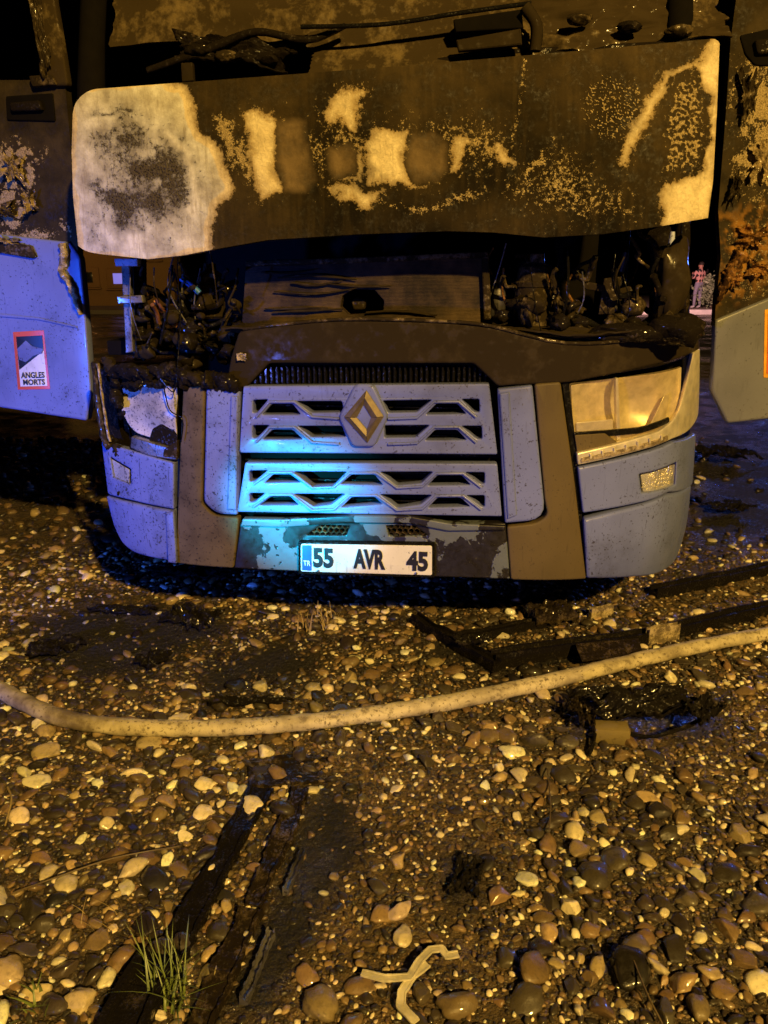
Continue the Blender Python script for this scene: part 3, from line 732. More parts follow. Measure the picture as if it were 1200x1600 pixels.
front('light_strip_end', [[(256, 702), (277, 688), (277, 716), (254, 714)]], -0.004, 0.03, 0.004, M['soot_tan'], truck, step=0.03)
front('bumper_corner_upper', [[(158, 690), (205, 704), (272, 723), (272, 796), (205, 782), (168, 772, 6)], [(172, 714), (204, 733), (204, 757), (177, 746)]], 0.0, 0.05, 0.008, M['paint_dirty'], truck, step=0.03, zstep=0.05, r=0.006, label='blue-lit bumper corner with soot smears')
FL = front('fog_lamp', [[(174, 717), (202, 734), (202, 755), (178, 745)]], 0.012, 0.012, 0.003, M['plate_dirty'], truck, step=0.03)
front('bumper_corner_lower', [[(165, 775, 6), (205, 786), (271, 799), (276, 881), (232, 874), (205, 866, 20), (188, 850, 25), (177, 822)]], -0.004, 0.06, 0.012, M['paint_dirty'], truck, step=0.03, zstep=0.05, r=0.012, label='blue-lit lower bumper corner with soot smears',
      bulge=lambda x, z: 0.9*max(0, 0.55-z)**2)
front('corner_facet', [[(258, 802), (271, 799), (276, 881), (262, 879)]], -0.014, 0.03, 0.006, M['paint_dirty'], truck)
def pxtube(name, pts, rad, mat, off=0.0, pf=prof, parent=truck, seg=8, rough=0.0, seed=0, sub=5, label=None):
    P = [L3(p[0], p[1], p[2] if len(p) > 2 else off, pf) for p in pts]
    o = link(name, tube_mesh(P, rad, seg, rough, seed, sub=sub), mat, parent)
    if label: o['label'] = label
    return o
pxtube('headlamp_rim', [(149, 566), (151, 600), (156, 640), (163, 680), (172, 700)], [.016, .014, .015, .018, .02], M['soot_tan'], 0.0, rough=0.3, seed=3, sub=8)
pxtube('burnt_rim_edge', [(153, 568), (158, 610), (165, 655), (172, 690)], 0.006, M['ash'], -0.012, rough=0.6, seed=4, sub=8)
rm = random.Random(21)
for i, (a, b, r, k) in enumerate([((166, 555), (192, 655), .026, 4), ((168, 578), (290, 592), .030, 6), ((250, 584), (380, 600), .034, 6), ((172, 688), (202, 712), .020, 2), ((176, 762), (206, 778), .012, 2), ((185, 600), (270, 598), .020, 3)]):
    for j in range(k):
        t0 = j/k*0.8; t1 = min(1, t0+0.45)
        q = [(a[0]+(b[0]-a[0])*t+rm.uniform(-5, 5), a[1]+(b[1]-a[1])*t+rm.uniform(-7, 7), 0.02+rm.uniform(-.03, .03)) for t in (t0, t0+(t1-t0)*.35, t0+(t1-t0)*.7, t1)]
        rr = r*rm.uniform(.6, 1.15)
        pxtube('melted_plastic', q, [rr*.5, rr, rr*.9, rr*.3], M['soot'] if (i+j) % 4 else M['soot_brown'], rough=0.75, seed=10+i*7+j, sub=10, seg=14)

# ---- cowl over the grille and its slotted intake
front('cowl_panel', [[(372, 520), (395, 508), (530, 500), (690, 503), (770, 511), (884, 537), (1000, 530), (1092, 512), (1094, 545), (1040, 566), (888, 598), (802, 602), (778, 604), (740, 568), (420, 568), (384, 606), (352, 606), (360, 560)]], 0.012, 0.05, 0.010, M['soot_brown'], truck, r=0.012, step=0.06, zstep=0.06, ang=50,
      label='smoke-brown cowl panel above the grille')
front('intake_backing', [[(380, 562), (770, 562), (785, 606), (378, 606)]], 0.07, 0.02, 0.003, M['dark_gap'], truck, step=None)
for k in range(44):
    a = 398+k*8.4
    x0, y0, z0 = S(a, 573, 0.05); x1, y1, z1 = S(a, 602, 0.05)
    link('intake_rib', box_mesh(float(x0), 0.062, float(z0+z1)/2, 0.007, 0.02, abs(float(z0-z1)), 0), M['black'], truck)
pxtube('cowl_edge', [(380, 514), (530, 499), (690, 502), (770, 510), (884, 536), (1000, 529), (1090, 511)], 0.007, M['soot_tan'], 0.012, sub=4, rough=0.15)
x0, y0, z0 = S(600, 503, 0.0)
link('cowl_shelf', crumple_mesh((0.22, 0.19, float(z0)-0.05), 1.6, 0.30, 0.04, 5, n=70, ragged=0.05, freq=7), M['soot_brown'], truck)
link('torn_cowl_flake', crumple_mesh(L3(378, 558, 0.0), 0.055, 0.04, 0.012, 8, n=16, axes='xz', ragged=0.5), M['ash'], truck)

# ---- radiator and engine bay
def F(name, polys, off, thick, bevel, mat, parent=truck, r=0.004, **k): return front(name, polys, off, thick, bevel, mat, parent, r, pf=flat, step=None, **k)
def radiator_mat():
    n = N('radiator_fins')
    w = n.new('ShaderNodeTexWave'); w.wave_type = 'BANDS'; w.bands_direction = 'Z'; w.inputs['Scale'].default_value = 60; w.inputs['Distortion'].default_value = 2.5
    n.link(n.co, w.inputs['Vector'])
    a = n.noise(6, 6, 0.65)
    n.bump(n.math('ADD', n.math('MULTIPLY', w.outputs['Fac'], 0.4), n.noise(40, 5, 0.7)), 0.6, 0.006)
    return n.set(base=n.mix(n.ramp(a, 0.42, 0.66), (.014, .009, .005), (.075, .047, .021)), rough=0.7, spec=0.25)
rd0 = random.Random(31)
RAD = F('radiator', [[(384, 412), (762, 402), (768, 522), (376, 528)], [(535, 462), (552, 452), (585, 453), (600, 470), (598, 488), (545, 492), (532, 480)]], 0.24, 0.06, 0.004, radiator_mat(), label='burnt radiator core with a hole')
F('radiator_top_rail', [[(382, 408), (430, 406), (560, 402), (762, 393), (763, 402), (560, 411), (384, 417)]], 0.22, 0.05, 0.006, M['soot_tan'], RAD)
F('radiator_side_tank', [[(752, 400), (764, 400), (768, 500), (756, 500)]], 0.21, 0.05, 0.006, M['soot_tan'], RAD)
for k in range(9):
    py = 424+rd0.uniform(0, 88); a = rd0.uniform(384, 600); b = a+rd0.uniform(40, 150)
    pxtube('radiator_debris', [(a, py), ((a+b)/2, py+rd0.uniform(-5, 5)), (min(b, 758), py+rd0.uniform(-6, 6))], [.003, .006, .002], M['soot_brown'], 0.225, flat, RAD, rough=0.7, seed=k)
F('fan_hub', [[(548, 470), (560, 464), (572, 470), (570, 484), (552, 485)]], 0.32, 0.05, 0.01, M['soot_tan'], RAD, r=0.01)
link('firewall', box_mesh(0, 1.05, 1.55, 2.0, 0.03, 1.3, 0.004), M['dark_gap'], truck)
link('engine_block', crumple_mesh((0, 0.85, 1.25), 1.6, 0.9, 0.2, 12, n=50, thick=0.5), M['soot'], truck)
def can(name, px, py, off, r, h, mat, lab=None):
    c = L3(px, py, off, flat)
    o = link(name, lathe_mesh((c[0], c[1], c[2]-h/2), [(r*0.8, 0), (r, 0.01), (r, h*0.55), (r*1.06, h*0.56), (r*1.06, h*0.62), (r*0.95, h*0.64), (r*0.85, h*0.82), (r*0.5, h*0.88), (r*0.45, h)], 18), mat, truck)
    return o
can('air_dryer', 834, 455, 0.28, 0.075, 0.28, M['soot_tan']); can('fluid_reservoir', 330, 455, 0.32, 0.055, 0.22, M['soot_tan'])
can('air_valve', 777, 470, 0.34, 0.035, 0.18, M['steel']); can('fluid_reservoir', 300, 520, 0.25, 0.06, 0.16, M['soot'])
can('air_valve', 890, 500, 0.22, 0.02, 0.14, M['soot_tan']); can('air_valve', 862, 480, 0.3, 0.025, 0.22, M['soot_tan'])
F('bracket', [[(944, 435), (972, 432), (960, 490), (935, 492)]], 0.24, 0.02, 0.004, M['soot_tan'])
F('bracket_arm', [[(911, 443), (918, 440), (948, 446), (946, 457), (914, 452)]], 0.235, 0.018, 0.004, M['soot_tan'], r=0.01)
F('bracket_arm', [[(966, 452), (985, 446), (990, 456), (986, 464), (966, 462)]], 0.235, 0.018, 0.004, M['soot_tan'], r=0.01)
pxtube('gas_strut', [(1051, 362), (1048, 400), (1052, 440), (1053, 478)], [.009, .016, .009, .005], M['blue_steel'], 0.12, label='pale bent strut under the end of the lid')
pxtube('stay_rod', [(1066, 350), (1063, 420), (1062, 490)], 0.006, M['black'], 0.15)
pxtube('corner_post', [(1068, 345), (1062, 420), (1060, 500), (1066, 520)], [.03, .035, .05, .06], M['soot'], 0.22, rough=0.2, sub=8)
pxtube('side_post', [(1030, 360), (1040, 420), (1046, 500)], [.05, .06, .08], M['soot'], 0.3, rough=0.3, sub=8)
pxtube('stay_rod', [(978, 395), (965, 450), (958, 495)], 0.012, M['steel'], 0.30); pxtube('stay_rod', [(1000, 400), (985, 440), (968, 470)], 0.007, M['soot_tan'], 0.28)
pxtube('aerial_wire', [(791, 380), (780, 420), (765, 465), (752, 500)], 0.003, M['steel'], 0.25)
F('upright', [[(189, 415), (203, 415), (208, 550), (196, 552)]], 0.16, 0.03, 0.005, M['steel'])
F('upright_bracket', [[(178, 404), (215, 404), (215, 416), (180, 416)]], 0.14, 0.04, 0.005, M['blue_steel'])
F('upright_bracket', [[(182, 463), (222, 461), (224, 473), (184, 475)]], 0.13, 0.03, 0.004, M['steel'])
F('side_member', [[(203, 400), (222, 400), (224, 560), (207, 560)]], 0.22, 0.05, 0.006, M['soot'])
rd = random.Random(5)
def cable(a, b, sag, r, mat, off0=0.16, off1=0.3, jit=14):
    pts = []
    n = 6
    for i in range(n+1):
        t = i/n
        pts.append((a[0]+(b[0]-a[0])*t+rd.uniform(-jit, jit)*(0 < i < n), a[1]+(b[1]-a[1])*t+sag*math.sin(math.pi*t)+rd.uniform(-jit, jit)*(0 < i < n), off0+(off1-off0)*t+rd.uniform(-.03, .03)))
    pxtube('burnt_cable', pts, r, mat, pf=flat, rough=0.12, seed=rd.randrange(999), seg=6)
cs = [((225, 415), (235, 520), 10), ((230, 480), (290, 540), 5), ((240, 470), (282, 535), 2), ((245, 468), (285, 525), 4), ((238, 476), (284, 540), 8), ((225, 460), (270, 470), -12),
      ((265, 420), (255, 480), 6), ((280, 410), (300, 470), 10), ((270, 470), (350, 500), 12), ((300, 480), (370, 440), 14), ((350, 500), (372, 420), 6), ((230, 540), (300, 560), 8), ((210, 520), (260, 545), -6),
      ((365, 470), (330, 560), 4), ((310, 520), (360, 555), 10), ((790, 470), (850, 505), 8), ((870, 420), (880, 500), 4), ((900, 500), (1000, 510), 10), ((770, 505), (860, 515), 4), ((985, 370), (1030, 430), 12), ((1000, 360), (1045, 380), 10), ((1020, 430), (1055, 500), 6)]
for k in range(26):
    L_ = k % 2 == 0; p = (rd.uniform(215, 370), rd.uniform(410, 540)) if L_ else (rd.uniform(770, 1050), rd.uniform(400, 505))
    cs.append((p, (p[0]+rd.uniform(-60, 60), min(p[1]+rd.uniform(10, 90), 560 if L_ else 515)), rd.uniform(-10, 14)))
for i, (a, b, s) in enumerate(cs):
    cable(a, b, s, [.009, .012, .005, .007][i % 4], [M['soot'], M['soot_tan'], M['black']][i % 3] if i not in (2, 3, 4) else M['copper'], jit=5 if i in (2, 3, 4) else 9)
pxtube('air_line', [(283, 435), (300, 447), (312, 458)], 0.012, plain('blue_hose', (.04, .16, .5), 0.4), 0.2, flat)
pxtube('hanging_wire', [(250, 590, .0), (272, 612, -.01), (278, 560, .0), (282, 480, .1), (272, 420, .2)], 0.0025, M['black'], pf=flat)
pxtube('hanging_wire', [(255, 600, -.01), (265, 640, -.005), (285, 655, -.01), (283, 690, -.01)], 0.0025, M['black'], pf=prof)
for k in range(22):
    a = rd.choice([rd.uniform(200, 380), rd.uniform(770, 1060)]); t = rd.uniform(385, 430); q = t+rd.uniform(40, 130); o_ = rd.uniform(.06, .3)
    pxtube('hanging_wire', [(a, t, o_), (a+rd.uniform(-12, 12), (t+q)/2, o_-.02), (a+rd.uniform(-22, 22), q, o_+.02)], rd.choice([.002, .003, .005]), rd.choice([M['soot_tan'], M['steel'], M['black'], M['rust']]), pf=flat, rough=0.3, seed=k, seg=5)
def lump(name, px, py, off, s, seed, mat, pf=flat):
    c = L3(px, py, off, pf); bm = bmesh.new(); bmesh.ops.create_icosphere(bm, subdivisions=3, radius=1)
    r = random.Random(seed); k = r.uniform(0, 50)
    for v in bm.verts:
        q = v.co.copy(); f = 0.55+0.9*float(fbm(q.x*2.1+k+q.z, q.y*2.1+q.z*1.7+k, 4, seed))
        v.co = Vector((c[0]+q.x*s[0]*f, c[1]+q.y*s[1]*f, c[2]+q.z*s[2]*f))
    me = bpy.data.meshes.new('l'); bm.to_mesh(me); bm.free(); shade(me, 60)
    return link(name, me, mat, truck)
for i in range(46):
    left = i % 2 == 0
    px = rd.uniform(215, 385) if left else rd.uniform(775, 1060); py = rd.uniform(470, 575) if left else rd.uniform(470, 520)
    s = rd.uniform(.02, .05)
    lump('charred_lump', px, py, rd.uniform(.1, .34), (s*rd.uniform(.7, 1.5), s, s*rd.uniform(.6, 1.2)), i, [M['soot'], M['soot_tan'], M['soot_brown'], M['soot']][i % 4])
lump('charred_lump', 1050, 440, .2, (.06, .06, .16), 88, M['soot_brown']); lump('charred_lump', 1060, 515, .1, (.10, .08, .06), 89, M['soot']); lump('charred_lump', 990, 520, .12, (.14, .08, .04), 90, M['soot'])

# ---- wrecked cab behind and above the lid
link('cab_floor', box_mesh(0, 1.25, 1.28, 2.3, 1.9, 0.06), M['dark_gap'], truck)
link('cab_back_wall', box_mesh(0, 2.15, 2.2, 2.4, 0.05, 1.9), M['dark_gap'], truck)
link('cab_roof', box_mesh(0, 1.25, 3.15, 2.4, 1.85, 0.05), M['soot'], truck)
for s in (-1, 1):
    link('cab_side_wall', box_mesh(s*1.19, 1.75, 2.2, 0.04, 0.75, 1.85), M['soot'], truck)
    link('windscreen_pillar', tube_mesh([(s*1.14, 0.30, 1.95), (s*1.13, 0.42, 2.5), (s*1.10, 0.60, 3.1)], [.06, .05, .05], 10, 0.06), M['dark_gap'], truck)
F('dashboard', [[(225, 150), (1100, 100), (1100, 60), (800, 75), (520, 110), (225, 140)]], 0.35, 0.2, 0.01, M['soot'])
def lay_sheet(name, px0, py0, px1, py1, off, tilt, seed, mat, h=0.05, freq=5, rag=0.2):
    a = L3(px0, py0, off, flat); b = L3(px1, py1, off, flat)
    me = crumple_mesh((0, 0, 0), abs(b[0]-a[0]), abs(a[2]-b[2]), h, seed, axes='xz', n=80, ragged=rag, freq=freq, thick=0.008)
    me.transform(Matrix.Translation(((a[0]+b[0])/2, a[1], (a[2]+b[2])/2)) @ Matrix.Rotation(tilt[0], 4, 'X') @ Matrix.Rotation(tilt[1], 4, 'Y'))
    return link(name, me, mat, truck)
lay_sheet('crumpled_roof_lining', 130, -190, 880, 78, 0.62, (-0.30, -0.04), 3, M['roof_metal'], 0.10, 1.6, 0.12)
lay_sheet('bent_dash_panel', 455, 20, 860, 128, 0.40, (-0.42, -0.10), 7, M['roof_metal'], 0.05, 1.5, 0.16)
lay_sheet('bent_dash_panel', 800, -40, 1140, 95, 0.44, (-0.36, -0.06), 22, M['roof_metal'], 0.09, 2.2, 0.2)
lay_sheet('torn_dash_cover', 255, 62, 480, 122, 0.38, (-0.6, 0.12), 9, M['soot'], 0.09, 3.4, 0.35)
pxtube('dash_rail', [(230, 110), (330, 75), (400, 50), (480, 62), (540, 40)], [.012, .016, .014, .014, .01], M['soot'], 0.34, flat, rough=0.2)
pxtube('wiper_arm', [(470, 42), (600, 38), (720, 20), (830, 5)], 0.008, M['black'], 0.30, flat)
pxtube('dash_rail', [(820, 10), (838, 40), (836, 80)], 0.022, M['soot_brown'], 0.28, flat, rough=0.1)
F('instrument_frame', [[(708, 30), (815, 14), (818, 44), (712, 50)]], 0.30, 0.10, 0.004, M['dark_gap'])
F('instrument_frame', [[(712, 62), (814, 44), (816, 70), (716, 80)]], 0.28, 0.03, 0.006, M['soot_brown'])
F('dash_post', [[(282, 98), (300, 97), (302, 126), (284, 128)]], 0.33, 0.03, 0.004, M['soot_brown'])
for i, (px, py) in enumerate([(310, 78), (352, 88), (420, 92), (905, 30), (985, 42), (1060, 48)]):
    lump('charred_lump', px, py, 0.33, (.045, .03, .02), 200+i, [M['soot'], M['soot_tan']][i % 2])

# ---- doors, swung open
dpf = lambda x: 0.42 + 0.22*np.maximum(0, np.abs(x)-1.15)
DL = [[(0, 215), (25, 205), (50, 225), (62, 255), (50, 300), (40, 345), (25, 360), (0, 350)], [(62, 232), (78, 228), (80, 240), (70, 250)], [(92, 345), (105, 348), (110, 368), (95, 362)], [(-120, 200), (-30, 220), (-10, 330), (-100, 350)]]
DR = [[(1140, 100), (1170, 70), (1200, 60), (1260, 100), (1240, 320), (1190, 320), (1150, 300), (1138, 200)]]
def door_paint(side):
    def f(px, py, x, z):
        wx = px+18*(fbm(px/20, py/20, 4, 71)-.5); wy = py+18*(fbm(px/20, py/20, 4, 72)-.5)
        mid = fbm(px/28, py/28, 4, 74); n0 = len(px)
        rgb = np.array([.034, .025, .012])*(0.4+1.2*mid)[:, None]; ro = np.full(n0, 0.55); h = 0.003*(mid-.5)
        cre = np.zeros(n0); tan = np.zeros(n0); dark = np.zeros(n0)
        if side < 0:
            for p in DL:
                d = sdf(wx, wy, p); vein = sm(4-np.abs((fbm(px/16, py/16, 3, 75)-.5)*60), 5)
                tan = np.maximum(tan, 0.95*sm(d, 8)*(1-vein)); h += 0.004*sm(d, 6)*(1-vein)
            tan = np.maximum(tan, 0.66*sm(16-np.abs(py-372+0.06*px)+24*(mid-.5), 14)*sm(92-px, 20))
        else:
            m = sm(sdf(wx, wy, DR[0]), 40); tan = np.maximum(tan, m*(0.50+0.40*np.clip((fbm(px/12, py/12, 3, 76)-.4)*4, 0, 1)))
            m = sm(sdf(wx, wy, [(1128, 340), (1200, 322), (1300, 330), (1300, 450), (1200, 440), (1122, 478), (1124, 400)]), 16)*np.clip((fbm(px/9+py/30, py/13, 4, 77)-.46)*7, 0, 1)
            tan = np.maximum(tan, 0.40*sm(sdf(wx, wy, [(1122, 330), (1300, 310), (1300, 470), (1118, 490)]), 30))
            rgb = rgb*(1-m[:, None])+np.array([.26, .125, .022])*m[:, None]; h += 0.010*m; ro = ro-.2*m
        return np.clip(rgb, .003, .9), ro, h, np.stack([cre, tan, dark], 1)
    return f
def door(side, edge, top, split, bottom, far, lab):
    D = empty('cab_door'); D.parent = truck; D['label'] = lab
    def upper(u, v):
        py = np.interp(v, [0, 1], [0, 1]); 
        yt = top; yb = split
        pyv = yt+(np.interp(u, [0, 1], [yb[0], yb[1]])-yt)*v
        ex = np.interp(pyv, [e[1] for e in edge], [e[0] for e in edge])
        px = ex+(far-ex)*(u if side > 0 else 1-u) if False else ex+(far-ex)*u
        return S(px, pyv, 0.0, dpf)
    up = sheet('scorched_door_panel', upper if side > 0 else (lambda u, v: upper(1-u, v)), 150, 170, door_paint(side), M['vc'], D, rim=0.05)
    low = front('lower_door_panel', [bottom], -0.015, 0.06, 0.012, M['paint'] if side < 0 else grimy('door_paint', (.15, .155, .17), amount=0.16, streak=0.3, speck=0.7, r0=0.25, r1=0.5, coat=0.2), D, r=0.012, pf=dpf, step=0.1)
    return D
dl = door(-1, [(40, -220), (60, -100), (100, 120), (108, 200), (118, 330), (122, 400), (126, 440)], 125, (400, 372), [(124, 402), (131, 470), (141, 598), (142, 618), (135, 658), (0, 637), (-330, 588), (-330, 350), (0, 366), (108, 378)], -330, 'open door carrying the white blind-spot sticker, scorched above')
dr = door(1, [(1150, 0), (1142, 60), (1134, 180), (1122, 330), (1126, 400), (1118, 480), (1116, 520)], -40, (510, 420), [(1118, 500), (1116, 560), (1113, 612), (1137, 662), (1200, 655), (1500, 610), (1500, 360), (1200, 466)], 1500, 'open door with rusty scorched upper half and grey lower half')
front('window_frame', [[(40, -170), (66, -170), (84, 0), (96, 70), (106, 134), (62, 136), (56, 60), (48, 0)]], -0.02, 0.05, 0.012, M['roof_metal'], dl, pf=dpf, step=None, r=0.02)
link('peeling_frame_skin', crumple_mesh(L3(66, 55, -0.03, dpf), 0.07, 0.42, 0.03, 77, 0.08, axes='xz', n=30, ragged=0.5), M['soot_tan'], dl)
front('window_frame_base', [[(44, 118), (80, 116), (88, 132), (50, 136)]], -0.03, 0.03, 0.006, M['soot_tan'], dl, pf=dpf, step=None, r=0.01)
front('handle_recess', [[(8, 150), (82, 145), (86, 190), (10, 188)]], -0.008, 0.03, 0.006, M['dark_gap'], dl, pf=dpf, step=None, r=0.01)
front('door_handle', [[(14, 160), (60, 156), (66, 172), (16, 174)]], -0.03, 0.03, 0.008, M['soot'], dl, pf=dpf, step=None, r=0.01)
front('handle_recess', [[(1156, 55), (1200, 45), (1260, 40), (1260, 105), (1180, 102), (1165, 85)]], -0.008, 0.03, 0.006, M['dark_gap'], dr, pf=dpf, step=None, r=0.01)
front('door_handle', [[(1180, 62), (1250, 52), (1250, 80), (1184, 84)]], -0.03, 0.03, 0.008, M['soot'], dr, pf=dpf, step=None, r=0.01)
pxtube('melted_door_seal', [(98, 380), (100, 400), (97, 425), (110, 445), (118, 470), (126, 492)], [.014, .018, .016, .016, .014, .008], M['ash'], -0.03, dpf, dl, rough=0.55, sub=9, seed=2)
pxtube('melted_door_seal', [(1160, 395), (1148, 420), (1135, 440), (1122, 470)], [.03, .025, .02, .01], M['rust'], -0.02, dpf, dr, rough=0.6, sub=9, seed=3)
for i, (px, py, sx_, sz_, pr_, mt) in enumerate([(22, 262, .16, .18, dl, 'peeled'), (48, 318, .10, .14, dl, 'peeled'), (8, 330, .14, .10, dl, 'soot_tan'), (18, 378, .22, .05, dl, 'peeled'), (1168, 150, .12, .26, dr, 'soot_tan'), (1190, 250, .16, .22, dr, 'peeled'), (1150, 290, .08, .20, dr, 'soot_tan'), (1172, 372, .18, .14, dr, 'rust'), (1146, 440, .10, .12, dr, 'rust'), (1185, 420, .14, .10, dr, 'rust')]):
    link('peeling_skin', crumple_mesh(L3(px, py, -0.02, dpf), sx_, sz_, 0.035, 400+i, 0.15*(i % 3-1), axes='xz', n=40, ragged=0.75, freq=5, thick=0.003), M[mt], pr_)
front('door_step_bar', [[(-20, 372), (48, 384), (56, 402), (50, 404), (-20, 392)]], -0.03, 0.03, 0.006, M['soot_tan'], dl, pf=dpf, step=None)
front('door_crease', [[(-330, 455), (0, 490), (60, 496), (120, 510), (120, 513), (60, 500), (0, 495), (-330, 459)]], -0.021, 0.02, 0.003, M['paint'], dl, pf=dpf, step=None, r=0.001)
# stickers
def stick(name, poly, d, mat, parent, off): return front(name, [poly], off, 0.0016, 0.0003, mat, parent, r=0.003, pf=dpf, step=None)
SK = stick('blind_spot_sticker', [(20, 519), (68, 516), (78, 608), (28, 609)], 0, M['red_ink'], dl, -0.0175)
stick('sticker_face', [(25, 526), (66, 524), (74, 603), (32, 604)], 0, M['sticker'], SK, -0.0192)
stick('sticker_picture', [(25, 526), (66, 524), (68, 548), (30, 578)], 0, M['ink'], SK, -0.0206)
stick('sticker_picture_torn', [(27, 545), (40, 532), (50, 541), (67, 545), (66, 552), (52, 556), (40, 566), (30, 562)], 0, M['paint'], SK, -0.0220)
def stick_text(s, px, py, hpx, wpx):
    me = text_mesh(s, 1.0, 0.03); v = np.array([tuple(q.co) for q in me.vertices]); lo = v.min(0); hi = v.max(0)
    for q in me.vertices:
        X = (q.co.x-(lo[0]+hi[0])/2)/(hi[0]-lo[0])*wpx; Z = (q.co.z-(lo[2]+hi[2])/2)/(hi[2]-lo[2])*hpx
        c = L3(px+X+0.10*-Z, py-Z-0.02*X, -0.0212 - (0.0008 if q.co.y < 0 else 0), dpf); q.co = c
    link('sticker_text', me, M['ink'], SK)
stick_text('ANGLES', 51, 586, 9.5, 37); stick_text('MORTS', 53, 597, 9, 34)
SK2 = stick('blind_spot_sticker', [(1195, 484), (1240, 476), (1238, 592), (1193, 590)], 0, M['amber'], dr, -0.0175)
stick('sticker_face', [(1200, 490), (1236, 483), (1234, 586), (1198, 584)], 0, M['red_ink'], SK2, -0.0192)

# ---- wheels and underbody
for s in (-1, 1):
    w = empty('front_wheel'); w.parent = truck
    link('tyre', lathe_mesh((s*1.02-0.15, 1.35, 0.51), [(.30, 0), (.44, .0), (.50, .03), (.51, .08), (.51, .22), (.50, .27), (.44, .30), (.30, .30)], 36, 'X'), M['rubber'], w)
    link('rim', lathe_mesh((s*1.02-0.13, 1.35, 0.51), [(.05, .02), (.12, .0), (.30, .03), (.30, .23), (.12, .26), (.05, .24)], 28, 'X'), M['steel'], w)
    link('chassis_rail', box_mesh(s*0.42, 2.2, 0.85, 0.09, 3.6, 0.28), M['black'], truck)
link('front_axle', tube_mesh([(-0.95, 1.35, 0.5), (-0.5, 1.35, 0.42), (0.5, 1.35, 0.42), (0.95, 1.35, 0.5)], 0.06, 8), M['black'], truck)
link('underrun_bar', box_mesh(0, 0.30, 0.52, 1.9, 0.12, 0.16), M['black'], truck)

# ================================================================== GROUND
MUD = [[(430, 1150), (620, 1145), (790, 1200), (800, 1330), (720, 1480), (640, 1620), (340, 1620), (420, 1400), (480, 1250)],
       [(830, 1090), (1220, 1060), (1220, 1290), (1060, 1230), (900, 1190)],
       [(600, 1450), (800, 1440), (900, 1540), (850, 1620), (600, 1620)],
       [(960, 870), (1230, 840), (1230, 990), (1010, 1000)],
       [(-40, 900), (240, 900), (260, 960), (130, 1000), (-40, 985)]]
CHAR_DARK = [[(30, 985), (140, 945), (240, 940), (330, 965), (400, 1000), (310, 1030), (240, 1060), (120, 1075), (20, 1050)],
        [(290, 1040), (420, 990), (520, 1010), (470, 1075), (330, 1100)],
        [(700, 1330), (745, 1310), (765, 1350), (750, 1410), (700, 1430), (685, 1400)],
        [(640, 985), (770, 1000), (1000, 1000), (1010, 1040), (770, 1070), (660, 1030)],
        [(940, 1475), (1000, 1475), (1010, 1560), (960, 1560)],
        [(480, 1230), (560, 1230), (570, 1330), (520, 1420), (430, 1600), (330, 1600), (420, 1400)],  # darker band in the soil colour, running down beside the forked bracket
        [(860, 1085), (1140, 1085), (1140, 1160), (900, 1160)],
        [(1080, 630), (1260, 630), (1260, 840), (1150, 850), (1085, 900)]]
def gmask(x, y, polys, w):
    px, py = gchart(x, y)
    wx = px+30*(fbm(x*9, y*9, 4, 91)-.5)+14*(fbm(x*31, y*31, 3, 92)-.5); wy = py+30*(fbm(x*9+5, y*9, 4, 93)-.5)+14*(fbm(x*31+5, y*31, 3, 94)-.5)
    m = np.zeros(np.shape(x))
    for p in polys: m = np.maximum(m, sm(sdf(wx, wy, p), w))
    return m*(y > 0.9)*(y < 10)
def gheight(x, y, mud, ch):
    near = np.clip((9-np.hypot(x, y-2))/3, 0, 1)
    return near*(0.034*(fbm(x*1.3, y*1.3, 3, 95)-.5) + 0.012*(fbm(x*7, y*7, 3, 96)-.5) + 0.006*(fbm(x*30, y*30, 3, 97)-.5)
                 + mud*(0.010+0.010*(fbm(x*16, y*16, 4, 98)-.5)) + ch*0.014*(fbm(x*22, y*22, 4, 99)-0.3))
def axis(lo, hi, a, b, fine, outer):
    core = np.arange(a, b+1e-6, fine)
    l = [a]; s = fine
    while l[-1] > lo: s *= 1.35; l.append(l[-1]-s)
    r = [b]; s = fine
    while r[-1] < hi: s *= 1.35; r.append(r[-1]+s)
    return np.concatenate([np.array(l[1:][::-1]), core, np.array(r[1:])])
gx = axis(-500, 500, -2.4, 2.4, 0.014, 0); gy = axis(-60, 900, 0.95, 4.6, 0.014, 0)
X, Y = np.meshgrid(gx, gy); X = X.ravel(); Y = Y.ravel()
mud = gmask(X, Y, MUD, 40); ch = gmask(X, Y, CHAR_DARK, 26)
Zg = gheight(X, Y, mud, ch)
nx, ny = len(gx), len(gy)
idx = np.arange(nx*ny).reshape(ny, nx)
fa = np.stack([idx[:-1, :-1], idx[:-1, 1:], idx[1:, 1:], idx[1:, :-1]], -1).reshape(-1, 4)
me = bpy.data.meshes.new('ground')
me.vertices.add(nx*ny); me.vertices.foreach_set('co', np.stack([X, Y, Zg], 1).ravel())
me.loops.add(fa.size); me.loops.foreach_set('vertex_index', fa.ravel().astype(np.int32))
me.polygons.add(len(fa)); me.polygons.foreach_set('loop_start', np.arange(0, fa.size, 4, dtype=np.int32))
me.update(); me.validate(); shade(me, 80)
cl = np.stack([mud, ch, np.zeros_like(mud), np.ones_like(mud)], 1)
at = me.color_attributes.new('Soil', 'FLOAT_COLOR', 'POINT'); at.data.foreach_set('color', cl.ravel().astype(np.float32))
n = N('wet_gravel_soil')
sp_ = n.new('ShaderNodeSeparateColor'); n.link(n.attr('Soil').outputs['Color'], sp_.inputs[0])
a = n.noise(3.0, 7, 0.65); b = n.noise(38, 5, 0.65); c = n.noise(160, 3, 0.6); v = n.vor(46)
soil = n.mix(n.ramp(b, 0.38, 0.66), (.024, .017, .008), (.110, .073, .032))
soil = n.mix(n.ramp(c, 0.60, 0.72, 0, 0.8), soil, (.24, .18, .10))
